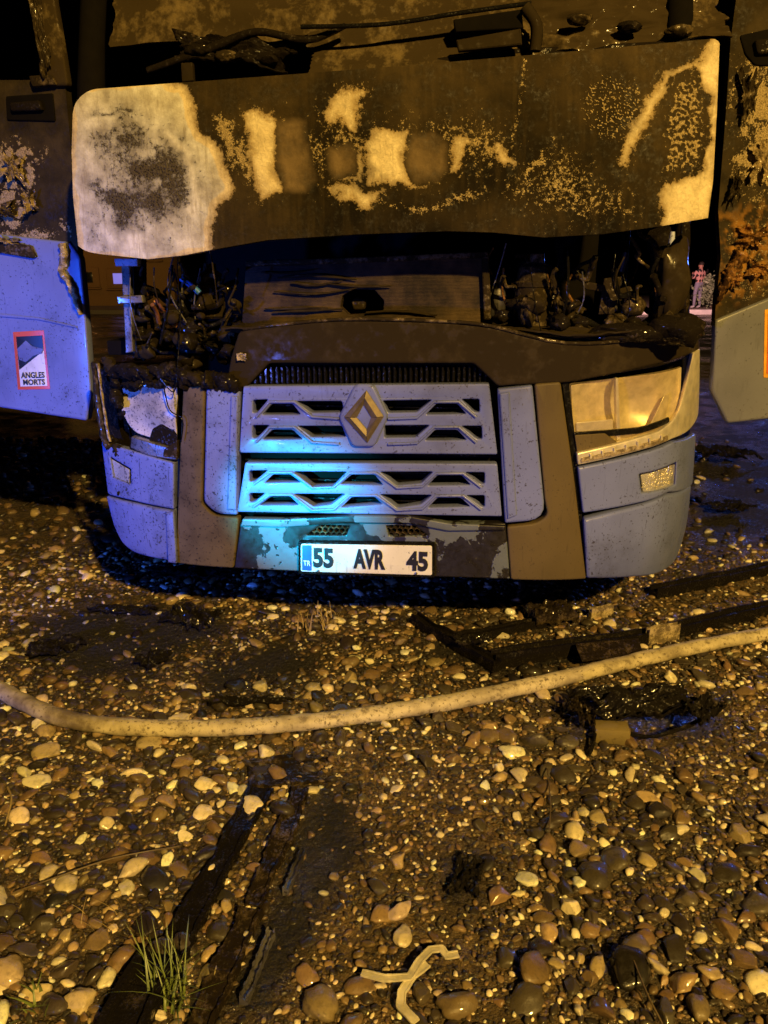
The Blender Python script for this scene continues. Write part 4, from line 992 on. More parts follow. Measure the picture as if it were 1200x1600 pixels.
mudc = n.mix(n.ramp(a, 0.35, 0.65), (.050, .033, .013), (.165, .105, .040))
mudc = n.mix(n.ramp(b, 0.45, 0.72, 0, 0.7), mudc, (.016, .011, .006))
mudc = n.mix(n.ramp(c, 0.63, 0.72, 0, 0.7), mudc, (.26, .19, .10))
g1 = n.mix(sp_.outputs[0], soil, mudc)
g2 = n.mix(n.math('MULTIPLY', sp_.outputs[1], 0.92), g1, n.mix(n.ramp(c, 0.55, 0.75), (.004, .0035, .003), (.022, .017, .011)))
n.bump(n.math('ADD', n.math('ADD', b, n.math('MULTIPLY', c, 0.5)), n.math('MULTIPLY', v, -0.5)), 1.0, 0.022)
bn = [q for q in n.t.nodes if q.type == 'BUMP'][0]; n.link(bn.outputs[0], n.b.inputs['Coat Normal']); n.set(coat=n.ramp(a, 0.42, 0.58, 0.05, 0.9), coatr=0.12)
ground = link('ground', me, n.set(base=g2, rough=n.ramp(n.math('ADD', n.math('MULTIPLY', a, 0.6), n.math('MULTIPLY', b, 0.4)), 0.50, 0.60, 0.80, 0.14), spec=0.4))
ground['kind'] = 'structure'

# ---- pebbles
n = N('wet_pebbles')
at = n.attr('Col'); b = n.noise(55, 5, 0.65); c = n.noise(260, 3, 0.6); a = n.noise(16, 3)
colr = n.mix(n.ramp(b, 0.50, 0.68, 0, 0.65), at.outputs['Color'], n.mix(0.65, at.outputs['Color'], (.02, .014, .008)))
colr = n.mix(n.ramp(c, 0.66, 0.72, 0, 0.5), colr, (.03, .022, .012))
n.bump(n.math('ADD', b, n.math('MULTIPLY', c, 0.5)), 0.45, 0.004)
n.set(coat=n.ramp(a, 0.35, 0.55, 0.15, 0.9), coatr=0.07)
MP = n.set(base=colr, rough=n.ramp(n.math('ADD', n.math('MULTIPLY', a, 0.6), n.math('MULTIPLY', b, 0.4)), 0.40, 0.62, 0.25, 0.65), spec=0.35)
def ico(sub):
    bm = bmesh.new(); bmesh.ops.create_icosphere(bm, subdivisions=sub, radius=1)
    v = np.array([tuple(q.co) for q in bm.verts]); f = np.array([[w.index for w in q.verts] for q in bm.faces]); bm.free(); return v, f
ICO = {s: ico(s) for s in (2, 3)}
def shapes(sub, k):
    v, f = ICO[sub]; out = []
    for i in range(k):
        d = 1+0.85*(fbm(v[:, 0]*1.1+v[:, 2]*0.8+i*7.3+20, v[:, 1]*1.1+v[:, 2]*0.6+i*3.1+20, 3, 300+i)-.5)
        q = v*d[:, None]
        if i % 3 != 1:      # chipped flats
            for j in range(5):
                nn = rng.normal(size=3); nn /= np.linalg.norm(nn); t = q@nn; q = q-np.outer(np.maximum(t-rng.uniform(.42, .72), 0)*0.95, nn)
        out.append(q)
    return out
SH = {2: shapes(2, 24), 3: shapes(3, 24)}
def pick_color(r):
    t = rng.random(); j = rng.normal(0, 0.10, 3)*0.35+rng.normal(0, 0.16)
    if t < 0.48: c = np.array([.036, .028, .018])*rng.uniform(.55, 1.5)
    elif t < 0.76: c = np.array([.165, .108, .050])*rng.uniform(.7, 1.3)
    elif t < 0.86: c = np.array([.34, .25, .125])*rng.uniform(.8, 1.2)
    else: c = np.array([.70, .60, .40])*rng.uniform(.8, 1.15)
    return np.clip(c*(1+j), .015, .75)
cell = 0.05; grid = {}
def clash(x, y, r, k):
    i, j = int(x//cell), int(y//cell)
    for a in range(i-2, i+3):
        for b in range(j-2, j+3):
            for (qx, qy, qr) in grid.get((a, b), ()):
                if (qx-x)**2+(qy-y)**2 < (k*(qr+r))**2: return True
    return False
stones = []     # x, y, r, seed-colour
def put(x, y, r, col=None, sc=None, rz=None, sink=None):
    stones.append((x, y, r, col if col is not None else pick_color(r), sc, rz, sink)); grid.setdefault((int(x//cell), int(y//cell)), []).append((x, y, r))
# the biggest stones, where the photograph shows them
for (px, py, wpx, c) in [(832, 1520, 34, (.13, .085, .035)), (978, 1518, 42, (.022, .018, .013)), (930, 1375, 30, (.045, .036, .022)), (905, 1335, 20, (.20, .145, .075)), (962, 1350, 26, (.07, .055, .03)),
                         (795, 1505, 20, (.06, .048, .03)), (210, 1365, 22, (.55, .46, .30)), (75, 1365, 20, (.5, .42, .27)), (105, 1385, 18, (.5, .42, .26)), (75, 1182, 24, (.42, .33, .17)), (235, 1162, 20, (.36, .29, .17)),
                         (165, 1292, 15, (.5, .42, .26)), (60, 1555, 26, (.5, .40, .22)), (130, 1570, 26, (.48, .38, .22)), (830, 1160, 26, (.08, .066, .045)), (1030, 1520, 18, (.5, .42, .27)), (990, 1485, 22, (.2, .15, .09)),
                         (1090, 1580, 24, (.16, .12, .06)), (715, 1575, 26, (.14, .10, .05)), (660, 1560, 22, (.08, .06, .035)), (500, 1575, 30, (.20, .15, .07)), (845, 1090, 15, (.5, .4, .24)), (1040, 1090, 13, (.5, .42, .27)),
                         (985, 1215, 14, (.5, .42, .27)), (885, 1165, 16, (.09, .075, .05)), (630, 1470, 18, (.5, .42, .26)), (1070, 1410, 20, (.10, .08, .05)), (1180, 1420, 22, (.08, .065, .045)), (40, 1490, 26, (.09, .07, .05)), (105, 1465, 16, (.42, .33, .18))]:
    x, y = G(px, py); rpx = wpx/ (1200/math.hypot(y*cp+CAM_H*sp, 0))
    put(x, y, rpx, np.array(c))
def mudat(x, y): return float(gmask(np.array([x]), np.array([y]), MUD, 40)[0])
def scatter(count, x0, x1, y0, y1, med, sig, rmax, k, mudk, yfade=None):
    xs = rng.uniform(x0, x1, count); ys = rng.uniform(y0, y1, count); rs = np.minimum(med*np.exp(rng.normal(0, sig, count)), rmax)
    mm = gmask(xs, ys, MUD, 40); cc = gmask(xs, ys, CHAR_DARK, 26)
    pxs, pys = gchart(xs, ys)
    keep = (rng.random(count) > mm*mudk) & (rng.random(count) > cc*0.95) & (pxs > -330) & (pxs < 1530)
    for x, y, r in sorted(zip(xs[keep], ys[keep], rs[keep]), key=lambda t: -t[2]):
        if not clash(x, y, r, k): put(float(x), float(y), float(r))
scatter(24000, -2.3, 2.3, 1.05, 4.4, 0.0150, 0.42, 0.038, 0.70, 0.84)
scatter(34000, -2.3, 2.3, 1.05, 4.2, 0.0098, 0.28, 0.016, 0.66, 0.40)
scatter(9000, -4.6, 3.6, 3.6, 7.5, 0.026, 0.30, 0.05, 0.85, 0.7)
scatter(36000, -1.8, 1.8, 1.05, 3.2, 0.0058, 0.25, 0.010, 0.60, 0.10)
st = stones
SX = np.array([s[0] for s in st]); SY = np.array([s[1] for s in st]); SR = np.array([s[2] for s in st])
smud = gmask(SX, SY, MUD, 40); sch = gmask(SX, SY, CHAR_DARK, 26); SZ = gheight(SX, SY, smud, sch)
spx, spy = gchart(SX, SY); dep = SY*cp+CAM_H*sp
vis = SR/dep*((spx > 0) & (spx < 1200) & (spy < 1600) & (spy > 930))
big = set(np.argsort(-vis)[:300].tolist())
def stone_verts(i, sub):
    x, y, r, c, sc, rz, sink = st[i]
    v = SH[sub][int(rng.integers(24))]
    s = np.array([r*rng.uniform(.95, 1.3), r*rng.uniform(.66, .95), r*rng.uniform(.36, .62)])
    q = v*s
    a = rng.uniform(0, 6.28); t = rng.normal(0, 0.28); b = rng.normal(0, 0.2)
    Rz = np.array([[math.cos(a), -math.sin(a), 0], [math.sin(a), math.cos(a), 0], [0, 0, 1]])
    Rx = np.array([[1, 0, 0], [0, math.cos(t), -math.sin(t)], [0, math.sin(t), math.cos(t)]])
    Ry = np.array([[math.cos(b), 0, math.sin(b)], [0, 1, 0], [-math.sin(b), 0, math.cos(b)]])
    q = q@(Rz@Rx@Ry).T
    lift = s[2]*(rng.uniform(.15, .55) if r > 0.012 else rng.uniform(.3, .9))
    return q, (x, y, SZ[i]+lift)
def build_mesh(V, Fc, C):
    me = bpy.data.meshes.new('stone'); V = np.concatenate(V); Fc = np.concatenate(Fc); C = np.concatenate(C)
    me.vertices.add(len(V)); me.vertices.foreach_set('co', V.ravel())
    me.loops.add(Fc.size); me.loops.foreach_set('vertex_index', Fc.ravel().astype(np.int32))
    me.polygons.add(len(Fc)); me.polygons.foreach_set('loop_start', np.arange(0, Fc.size, 3, dtype=np.int32))
    me.update(); me.validate()
    me.polygons.foreach_set('use_smooth', np.ones(len(Fc), bool))
    at = me.color_attributes.new('Col', 'FLOAT_COLOR', 'POINT'); at.data.foreach_set('color', C.ravel().astype(np.float32))
    return me
V = []; Fc = []; C = []; nb = 0
for i in range(len(st)):
    col = np.array(st[i][3])*(1-0.5*sch[i]); colour = np.append(col, 1.0)
    if i in big:
        q, p = stone_verts(i, 3)
        link('stone', build_mesh([q], [ICO[3][1]], [np.tile(colour, (len(q), 1))]), MP, ground, p)
    else:
        sub = 3 if (st[i][2] > 0.021 and SY[i] < 2.1 and -60 < spx[i] < 1260) else 2
        q, p = stone_verts(i, sub); V.append(q+np.array(p)); Fc.append(ICO[sub][1]+nb); C.append(np.tile(colour, (len(q), 1))); nb += len(q)
gv = link('gravel', build_mesh(V, Fc, C), MP)
gv['kind'] = 'stuff'; gv['label'] = 'wet brown and cream river gravel covering the ground'; gv['category'] = 'gravel'
print('stones', len(st), 'tris', sum(len(f) for f in Fc))

# ================================================================== THINGS ON THE GROUND
def g3(px, py, z=0.0):
    x, y = G(px, py, z); return (x, y, z)
# hose
n = N('dirty_canvas_hose')
w = n.new('ShaderNodeTexNoise'); a = n.noise(6, 6, 0.65); b = n.noise(70, 4, 0.65); e = n.noise(24, 5, 0.7)
dirtm = n.math('MAXIMUM', n.ramp(a, 0.42, 0.66, 0, 0.85), n.math('MAXIMUM', n.ramp(b, 0.55, 0.64, 0, 0.85), n.ramp(e, 0.52, 0.64, 0, 0.75)))
n.bump(n.math('ADD', b, e), 0.25, 0.004)
hm = n.set(base=n.mix(dirtm, (.50, .43, .28), (.075, .05, .024)), rough=0.6)
hp = [(-420, 820), (-220, 950), (-90, 1032), (0, 1078), (60, 1108), (120, 1127), (200, 1136), (300, 1138), (400, 1134), (500, 1126), (600, 1113), (700, 1097), (800, 1077), (900, 1054), (1000, 1030), (1100, 1008), (1200, 990), (1330, 968), (1500, 940)]
HO = link('fire_hose', tube_mesh([g3(px, py, 0.045) for px, py in hp], 0.034, 18, 0.10, 5, 0.84, sub=14), hm)
tag(HO, 'dirty cream fire hose lying in a curve across the gravel', 'hose')

def bar(parent, name, pts, wpx, h, mat, z=0.02, rough=0.0, seed=0, lift=0.0):
    """flat bar lying on the ground along a survey line"""
    r = random.Random(seed); P = [Vector(g3(p[0], p[1], z)) for p in pts]
    Q = []
    for i in range(len(P)-1):
        for j in range(9): Q.append(P[i].lerp(P[i+1], j/9))
    Q.append(P[-1])
    V = []; Fb = []
    for i, p in enumerate(Q):
        t = (Q[min(i+1, len(Q)-1)]-Q[max(i-1, 0)]).normalized(); s = Vector((t.y, -t.x, 0)).normalized()
        fw = float(fbm(np.float64(i*0.31+seed*5.1), np.float64(seed*2.7), 3, seed)); w = wpx/430*(1+2.2*rough*(fw-.5)+r.uniform(-rough, rough)*.25); dz = lift+(float(fbm(np.float64(i*0.23+seed), np.float64(seed+9.), 3, seed+4))-.5)*2.2*rough*h
        for (a, b) in ((-.5, 0), (-.5, 1), (-.34, 1), (-.30, .72), (.30, .72), (.34, 1), (.5, 1), (.5, 0)):
            jt = 0.5*rough*h*(r.random()-.5); V.append(p+s*(a*w+jt)+Vector((0, 0, b*h+dz-z+jt)))
    k = 8
    for i in range(len(Q)-1):
        for j in range(k): Fb.append((i*k+j, i*k+(j+1) % k, (i+1)*k+(j+1) % k, (i+1)*k+j))
    Fb.append(tuple(range(k))[::-1]); Fb.append(tuple(range((len(Q)-1)*k, len(Q)*k)))
    me = mesh_from(V, Fb, 'bar', 30); bm = bmesh.new(); bm.from_mesh(me); bmesh.ops.recalc_face_normals(bm, faces=bm.faces); bm.to_mesh(me); bm.free()
    o = link(name, me, mat, parent); return o
M['debris'] = soot('charred_plastic', (.014, .011, .008), (.06, .045, .026), 0.56, 0.2, 0.55, 24, 0.5)
M['debris_muddy'] = soot('muddy_plastic', (.030, .021, .011), (.11, .078, .038), 0.50, 0.25, 0.6, 18, 0.5)
# forked frame half sunk in the mud
FK = empty('bumper_bracket'); tag(FK, 'charred forked bracket with two long bars sunk in the mud', 'bracket')
bar(FK, 'cross_plate', [(388, 1206), (455, 1198), (522, 1200)], 62, 0.018, M['debris_muddy'], rough=0.3, seed=1)
bar(FK, 'long_bar', [(408, 1230), (365, 1310), (310, 1410), (268, 1490)], 32, 0.026, M['debris'], rough=0.28, seed=2)
bar(FK, 'long_bar', [(470, 1232), (440, 1310), (412, 1368), (395, 1410)], 24, 0.022, M['debris_muddy'], rough=0.35, seed=3)
LB = bar(None, 'charred_strip', [(392, 1422), (362, 1490), (330, 1560), (296, 1640)], 28, 0.024, M['debris_muddy'], rough=0.35, seed=33); tag(LB, 'muddy broken beam lying in line with the forked bracket', 'debris')
PB = bar(None, 'charred_strip', [(252, 1500), (215, 1560), (180, 1640)], 46, 0.05, M['debris'], rough=0.05, seed=5); tag(PB, 'short charred beam end beside the grass tuft', 'debris')
SL = bar(None, 'metal_sliver', [(474, 1328), (460, 1358), (447, 1392)], 7, 0.03, M['steel'], rough=0.2, seed=6); tag(SL, 'thin bare metal sliver beside the cross plate end of the bracket', 'debris')
SL2 = bar(None, 'metal_sliver', [(424, 1456), (405, 1505), (380, 1566)], 9, 0.035, M['steel'], rough=0.2, seed=7); tag(SL2, 'longer bare metal sliver in the puddled mud', 'debris')
# broken trim to the right
def thing_bar(name, pts, w, h, mat, lab, cat='debris', **k): o = bar(None, name, pts, w, h, mat, **k); tag(o, lab, cat); return o
thing_bar('charred_trim_bar', [(770, 1034), (900, 1016), (1010, 1002), (1110, 978), (1210, 954), (1400, 915)], 26, 0.07, M['debris'], 'long charred rail lying along the hose on its truck side', rough=0.08, seed=8)
thing_bar('charred_trim_bar', [(1020, 932), (1100, 915), (1210, 892), (1350, 860)], 26, 0.07, M['debris'], 'charred rail lying beside the unburnt bumper corner', rough=0.08, seed=9)
BT = empty('broken_trim'); tag(BT, 'broken black trim strip under the bumper with torn ends', 'debris')
bar(BT, 'trim_arm', [(648, 968), (690, 992), (735, 1018), (778, 1044)], 22, 0.05, M['debris'], rough=0.25, seed=10)
bar(BT, 'trim_arm', [(700, 1000), (760, 990), (850, 972)], 20, 0.04, M['debris'], rough=0.2, seed=11)
link('torn_end', crumple_mesh(g3(735, 1005, 0.04), 0.22, 0.10, 0.05, 12, 0.2, n=26, ragged=0.5), M['debris'], BT)
PP = empty('perforated_plate', g3(952, 1014, 0.075), math.radians(12)); tag(PP, 'muddy perforated plate leaning on the rail along the hose', 'debris')
def perforated():
    outl = [(-.15, -.055), (.13, -.05), (.16, .05), (-.13, .055)]; holes = []
    for i in range(12):
        for j in range(4):
            cx = -.125+i*.023+(.011 if j % 2 else 0); cy = -.036+j*.024
            if abs(cx) < .125: holes.append([(cx+.004*math.cos(q*1.047), cy+.004*math.sin(q*1.047)) for q in range(6)])
    me = plate_mesh([roundpoly(outl, .006)]+holes, 0.006, 0.0008)
    me.transform(Matrix.Rotation(math.radians(-78), 4, 'X')); return me
link('plate', perforated(), M['debris_muddy'], PP)
PCH = thing_bar('pale_chip', [(1010, 1006), (1058, 996)], 12, 0.09, M['ash'], 'pale plastic chip stuck on the rail beside the perforated plate', rough=0.1, seed=13)
BX = empty('trim_box', g3(860, 972, 0.0), math.radians(14)); tag(BX, 'muddy broken trim box under the bumper', 'debris')
link('box_shell', crumple_mesh((0, 0, 0.05), 0.24, 0.16, 0.06, 31, n=30, thick=0.045, ragged=0.2), M['debris_muddy'], BX)
PC2 = thing_bar('pale_chip', [(922, 962), (956, 956)], 10, 0.06, M['ash'], 'pale plastic chip lying under the bumper shadow', rough=0.1, seed=14)
# torn wheel arch liner with a marker lamp block
WL = empty('wheel_arch_liner', g3(1010, 1120)); tag(WL, 'torn black wheel arch liner lying in mud beside the amber lamp block', 'debris')
def relz(px, py, z): q = g3(px, py, z); b = g3(1010, 1120); return (q[0]-b[0], q[1]-b[1], z)
link('liner_skin', crumple_mesh(relz(1000, 1112, 0.045), 0.56, 0.24, 0.11, 44, 0.05, n=64, ragged=0.45, freq=4), M['debris'], WL)
link('liner_flap', crumple_mesh(relz(1098, 1122, 0.07), 0.20, 0.15, 0.10, 46, 0.5, n=40, ragged=0.5, freq=4), M['debris'], WL)
link('liner_flap', crumple_mesh(relz(905, 1120, 0.05), 0.10, 0.24, 0.07, 47, 0.25, n=40, ragged=0.5, freq=5), M['debris_muddy'], WL)
for i, (pts, r) in enumerate([([(880, 1088, .05), (905, 1115, .06), (930, 1140, .05), (920, 1180, .02)], .006), ([(930, 1125, .03), (1000, 1150, .04), (1060, 1140, .06), (1130, 1105, .08)], .007)]):
    link('liner_edge', tube_mesh([relz(*p) for p in pts], r, 8, 0.6, i, sub=9), M['debris'], WL)
ML = empty('marker_lamp', g3(953, 1158), math.radians(-6)); tag(ML, 'dusty amber marker lamp block beside the torn liner', 'lamp')
link('lamp_block', box_mesh(0, 0, 0.035, 0.125, 0.07, 0.065, 0.012), grimy('dusty_amber', (.20, .155, .065), amount=0.3, streak=0.3, speck=0.6, r0=0.2, r1=0.4), ML)
link('lamp_base', box_mesh(0, 0.012, 0.008, 0.14, 0.09, 0.016, 0.004), M['debris'], ML)
# rags and sludge
def rag(px, py, sx, sy, h, seed, rz, lab, mat='debris', name='charred_rag'):
    c = g3(px, py); o = link(name, crumple_mesh((0, 0, h*0.35), sx, sy, h, seed, rz, n=48, ragged=0.5, freq=5), M[mat], None, c); tag(o, lab, 'debris'); return o
rag(385, 1108, 0.46, 0.07, 0.05, 61, 0.05, 'long thin charred plastic strip lying against the hose')
rag(300, 978, 0.34, 0.22, 0.07, 62, -0.3, 'shiny charred plastic sheet on gravel before the sooty bumper corner')
rag(190, 962, 0.40, 0.10, 0.05, 63, -0.1, 'flat charred scrap at the edge of the sludge')
rag(90, 1020, 0.30, 0.20, 0.05, 64, 0.4, 'ragged clump of burnt sludge on the gravel')
rag(240, 1040, 0.22, 0.16, 0.05, 65, 1.1, 'burnt sludge clump between scrap and hose')
rag(730, 1375, 0.11, 0.20, 0.035, 66, -0.3, 'hand-sized black lump of burnt felt in the mud')
rag(290, 905, 0.5, 0.22, 0.06, 67, 0.2, 'wet black clinker heap under the sooty bumper corner')
rag(985, 1520, 0.10, 0.10, 0.04, 68, 0.6, 'round black charred cap among the stones')
RP = rag(1125, 722, 0.55, 0.6, 0.12, 69, 0.5, 'dark bent panel lying on wet ground under the grey open door', name='fallen_panel')
rag(1140, 800, 0.4, 0.3, 0.06, 70, 0.2, 'flat dark scrap on the wet ground past the bumper')
# white strap
sm_ = plain('dirty_white_plastic', (.62, .56, .40), 0.55, var=0.6)
PS = bar(None, 'plastic_strap', [(565, 1528), (600, 1537), (640, 1535), (655, 1510), (672, 1492), (690, 1490), (697, 1502), (716, 1499)], 8, 0.005, sm_, rough=0.10, seed=31, lift=0.034)
tag(PS, 'crooked dirty white plastic strap lying on the mud', 'strap')
PS2 = bar(None, 'plastic_strap', [(668, 1512), (645, 1530), (628, 1556), (626, 1578), (650, 1604)], 9, 0.005, sm_, rough=0.10, seed=32, lift=0.030)
tag(PS2, 'curved end of white strap running off from the crooked strap', 'strap')
# grass
def blade(V, Fb, base, h, lean, az, w, r):
    n0 = len(V); k = 5
    for i in range(k+1):
        t = i/k; c = Vector(base)+Vector((math.cos(az)*lean*t*t, math.sin(az)*lean*t*t, h*(t-0.35*lean/h*t*t*0.5)))
        s = Vector((-math.sin(az), math.cos(az), 0))*w*(1-t)**0.8
        V += [c-s, c+Vector((0, 0, w*0.5*(1-t))), c+s]
    for i in range(k):
        for j in (0, 1): Fb.append((n0+i*3+j, n0+i*3+j+1, n0+i*3+4+j, n0+i*3+3+j))
def tuft(px, py, nbl, h, spread, mat, lab, seed, w=0.003):
    r = random.Random(seed); V = []; Fb = []
    for i in range(nbl):
        blade(V, Fb, (r.uniform(-spread, spread), r.uniform(-spread, spread), 0), h*r.uniform(.4, 1.1), h*r.uniform(.2, .9), r.uniform(0, 6.28), w*r.uniform(.7, 1.3), r)
    o = link('grass_tuft', mesh_from(V, Fb, 'g', 80), mat, None, g3(px, py)); tag(o, lab, 'grass'); return o
GM = plain('green_grass', (.13, .17, .035), 0.45); GD = plain('dry_grass', (.34, .25, .10), 0.6)
tuft(262, 1560, 62, 0.16, 0.04, GM, 'fresh green grass tuft growing beside the charred bars', 1, 0.0029)
tuft(55, 1580, 14, 0.07, 0.04, GM, 'low green weed with broad blades among pebbles', 2, 0.005)
tuft(500, 975, 40, 0.10, 0.10, GD, 'dry flattened grass under the bumper edge', 3)
tuft(160, 1440, 12, 0.08, 0.05, GD, 'sparse dry straw among pale pebbles', 4, 0.002)
def twig(pts, r, lab, mat=None):
    o = link('twig', tube_mesh([g3(p[0], p[1], p[2]) for p in pts], r, 6, 0.2, 1, sub=5), mat or plain('twig_bark', (.10, .07, .035), 0.6)); tag(o, lab, 'twig')
twig([(20, 1395, .03), (90, 1370, .045), (180, 1340, .05), (280, 1322, .035)], 0.0025, 'thin dark twig lying over the pale pebbles')
twig([(990, 1500, .04), (1010, 1550, .045), (1035, 1600, .03)], 0.0025, 'short straight twig beside the black charred cap')
twig([(8, 1290, .02), (18, 1250, .04), (12, 1230, .03)], 0.003, 'small curled straw at the pebble edge', GD)
twig([(855, 1200, .03), (860, 1250, .04), (858, 1300, .03)], 0.002, 'upright thin stalk among the dark pebbles')

# ================================================================== BACKGROUND
def part(name, me, mat, parent): return link(name, me, mat, parent)
# pavement beyond the road
pv = link('pavement', box_mesh(40, 41.0, 0.02, 140, 22, 0.26, 0.02), plain('pavement_concrete', (.26, .22, .20), 0.7)); pv['kind'] = 'structure'
rdm = N('wet_asphalt'); a = rdm.noise(0.8, 6, 0.6); b = rdm.noise(30, 4)
rdm.bump(b, 0.5, 0.02)
road = link('road', box_mesh(40, 21.0, -0.04, 140, 14.0, 0.10, 0.0), rdm.set(base=(.045, .042, .042), rough=rdm.ramp(a, 0.4, 0.6, 0.12, 0.5))); road['kind'] = 'structure'
for k in range(16):
    link('kerb_stone', box_mesh(6.0+k*0.98, 29.85, 0.06, 0.96, 0.28, 0.24, 0.02), M['sticker'], pv)
# onlooker
def onlooker(loc):
    P = empty('person', loc, math.radians(200)); tag(P, 'person in patterned sweater and pale trousers holding up a phone on the pavement', 'person')
    J = dict(pel=(0, 0, .95), ch=(0, .0, 1.28), nk=(0, 0, 1.47), hd=(0, -.01, 1.62), ht=(0, -.01, 1.72),
             ls=(-.19, 0, 1.40), le=(-.25, -.08, 1.13), lh=(-.09, -.30, 1.30), lf=(-.05, -.35, 1.36), rs=(.19, 0, 1.40), re=(.25, -.08, 1.13), rh=(.09, -.30, 1.30), rf=(.05, -.35, 1.36),
             lp=(-.10, 0, .90), lk=(-.12, -.02, .50), la=(-.13, .02, .08), lt=(-.14, -.14, .04), rp=(.10, 0, .90), rk=(.13, -.02, .50), ra=(.15, .02, .08), rt=(.17, -.14, .04))
    R = dict(pel=.15, ch=.17, nk=.06, hd=.095, ht=.07, ls=.075, le=.055, lh=.04, lf=.035, rs=.075, re=.055, rh=.04, rf=.035, lp=.10, lk=.07, la=.05, lt=.045, rp=.10, rk=.07, ra=.05, rt=.045)
    E = [('pel', 'ch'), ('ch', 'nk'), ('nk', 'hd'), ('hd', 'ht'), ('ch', 'ls'), ('ls', 'le'), ('le', 'lh'), ('lh', 'lf'), ('ch', 'rs'), ('rs', 're'), ('re', 'rh'), ('rh', 'rf'), ('pel', 'lp'), ('lp', 'lk'), ('lk', 'la'), ('la', 'lt'), ('pel', 'rp'), ('rp', 'rk'), ('rk', 'ra'), ('ra', 'rt')]
    ks = list(J); me = bpy.data.meshes.new('body'); me.from_pydata([J[k] for k in ks], [(ks.index(a), ks.index(b)) for a, b in E], [])
    o = bpy.data.objects.new('body', me); COL.objects.link(o)
    md = o.modifiers.new('s', 'SKIN'); sv = me.skin_vertices[0].data
    for i, k in enumerate(ks): sv[i].radius = (R[k], R[k]*(0.75 if k in ('pel', 'ch') else 1)); 
    sv[0].use_root = True
    o.modifiers.new('u', 'SUBSURF').levels = 2
    dg = bpy.context.evaluated_depsgraph_get(); dg.update()
    m2 = bpy.data.meshes.new_from_object(o.evaluated_get(dg)); bpy.data.objects.remove(o)
    sw = N('argyle_sweater'); sep = sw.new('ShaderNodeSeparateXYZ'); sw.link(sw.co, sep.inputs[0])
    u = sw.math('ABSOLUTE', sw.math('SUBTRACT', sw.math('FRACT', sw.math('DIVIDE', sep.outputs[0], 0.115)), 0.5)); w = sw.math('ABSOLUTE', sw.math('SUBTRACT', sw.math('FRACT', sw.math('DIVIDE', sep.outputs[2], 0.19)), 0.5))
    f = sw.math('LESS_THAN', sw.math('ADD', u, w), 0.42)
    swm = sw.set(base=sw.mix(f, (.60, .33, .30), (.02, .02, .025)), rough=0.9)
    mats = [swm, plain('pale_trousers', (.28, .28, .38), 0.85), plain('skin', (.48, .25, .18), 0.55), plain('pale_shoes', (.7, .7, .74), 0.6)]
    b = link('body', m2, None, P)
    for q in mats: m2.materials.append(q)
    for p in m2.polygons:
        c = p.center; p.use_smooth = True
        p.material_index = 3 if c.z < .10 else 1 if c.z < .98 else 2 if (c.z > 1.49 or (c.y < -.27 and c.z > 1.2)) else 0
    bm = bmesh.new(); bmesh.ops.create_uvsphere(bm, u_segments=16, v_segments=10, radius=1)
    for v in bm.verts: v.co = (v.co.x*.098, v.co.y*.108+.012, max(v.co.z, -0.35)*.10+1.665)
    hm_ = bpy.data.meshes.new('h'); bm.to_mesh(hm_); bm.free(); shade(hm_, 60); link('hair', hm_, plain('dark_hair', (.02, .014, .01), 0.7), P)
    for s in (-1, 1):
        link('ear', lathe_mesh((s*.098, -.01, 1.60), [(.012, -.03), (.02, 0), (.012, .03)], 8), mats[2], P)
    link('nose', box_mesh(0, -.112, 1.605, .025, .03, .045, .008), mats[2], P)
    return P
pr = onlooker((12.35, 31.4, 0.15))
ph = link('phone', box_mesh(0, 0, 0, .075, .012, .15, .006), M['ink'], None, (12.49, 31.06, 1.56)); ph.rotation_euler = (0, 0, math.radians(200))
tag(ph, 'dark phone held up by the person on the pavement', 'phone')
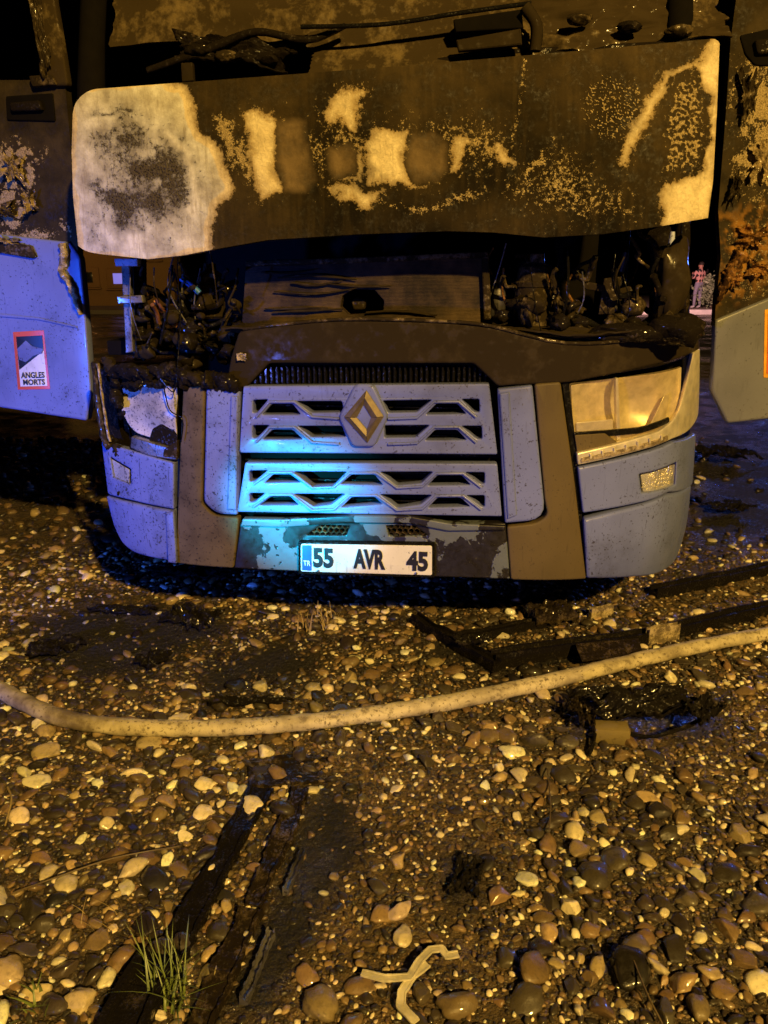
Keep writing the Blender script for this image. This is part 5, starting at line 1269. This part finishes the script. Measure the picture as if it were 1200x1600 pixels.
# bush
def leaf_cloud(c, rad, count, size, seed):
    r = np.random.default_rng(seed); V = []; Fb = []
    for i in range(count):
        d = r.normal(size=3); d /= np.linalg.norm(d); q = np.array(c)+d*np.array(rad)*(0.35+0.65*r.random()**0.5)*(0.75+0.5*r.random())
        a = r.normal(size=3); a /= np.linalg.norm(a); b = np.cross(a, r.normal(size=3)); b /= np.linalg.norm(b)
        s = size*r.uniform(.6, 1.5); k = len(V)
        V += [q-a*s, q+b*s*.4, q+a*s, q-b*s*.4]; Fb.append((k, k+1, k+2, k+3))
    return mesh_from(V, Fb, smooth=False)
for i, (bx, by, sc, lab) in enumerate([(12.98, 31.5, 1.0, 'pale green leafy bush beside the person on the pavement'), (14.9, 31.9, 1.2, 'taller bush beyond the pale green one on the pavement')]):
    B = empty('bush', (bx, by, 0.15)); tag(B, lab, 'bush')
    link('crown', leaf_cloud((0, 0, .65*sc), (.75*sc, .6*sc, .65*sc), 900, 0.075, 5+i), plain('bush_leaf', (.42, .52, .30), 0.5, var=0.6), B)
    for k in range(6):
        a = k*1.05; link('stem', tube_mesh([(0, 0, 0), (.15*math.cos(a), .15*math.sin(a), .4*sc), (.4*math.cos(a)*sc, .4*math.sin(a)*sc, .9*sc)], [.02, .014, .006], 6), plain('bush_bark', (.08, .06, .04), 0.8) if k == 0 and i == 0 else bpy.data.materials['bush_bark'], B)
# house far to the left
HS = empty('house', (-13.4, 33.5, 0), math.radians(8)); tag(HS, 'dim house with lit windows standing beyond the blue-lit open door', 'house')
wallm = plain('render_wall', (.35, .20, .10), 0.8); glow = plain('lit_window_pane', (.8, .5, .2), 0.4, emit=(1.0, .45, .12), es=0.55); blue = plain('screen_lit_pane', (.3, .3, .7), 0.4, emit=(.28, .25, 1.0), es=0.7); darkp = plain('dark_pane', (.02, .02, .025), 0.15)
link('wall', box_mesh(0, 3, 1.9, 9, 6, 3.8, 0.02), wallm, HS)
link('roof', mesh_from([(-5, -.6, 3.7), (5, -.6, 3.7), (5, 6.6, 3.7), (-5, 6.6, 3.7), (-5, 3, 5.4), (5, 3, 5.4)], [(0, 1, 5, 4), (2, 3, 4, 5), (0, 4, 3), (1, 2, 5), (0, 3, 2, 1)], smooth=False), plain('roof_tiles', (.12, .05, .03), 0.8), HS)
for k, (wx, wz, mt) in enumerate([(-3.2, 2.3, glow), (-1.6, 1.3, darkp), (0.0, 2.3, darkp), (2.25, 1.25, blue), (1.0, 1.3, darkp), (3.6, 2.4, glow), (0.2, 0.9, glow)]):
    wf = link('window', box_mesh(wx, -.03, wz, .95, .12, .8, .02), wallm, HS)
    link('pane', box_mesh(wx, -.10, wz, .42, .03, .42, .005), mt, wf); link('sill', box_mesh(wx, -.14, wz-.44, 1.05, .2, .06, .01), wallm, wf)
link('door', box_mesh(-.6, -.04, .95, .9, .1, 1.9, .02), plain('door_wood', (.12, .06, .03), 0.6), HS)
# porch lamp of the house
lamp('porch_lamp', 'POINT', (-12.2, 31.3, 3.0), (-12, 33, 0), 14, (1.0, .42, .12), 0.08)
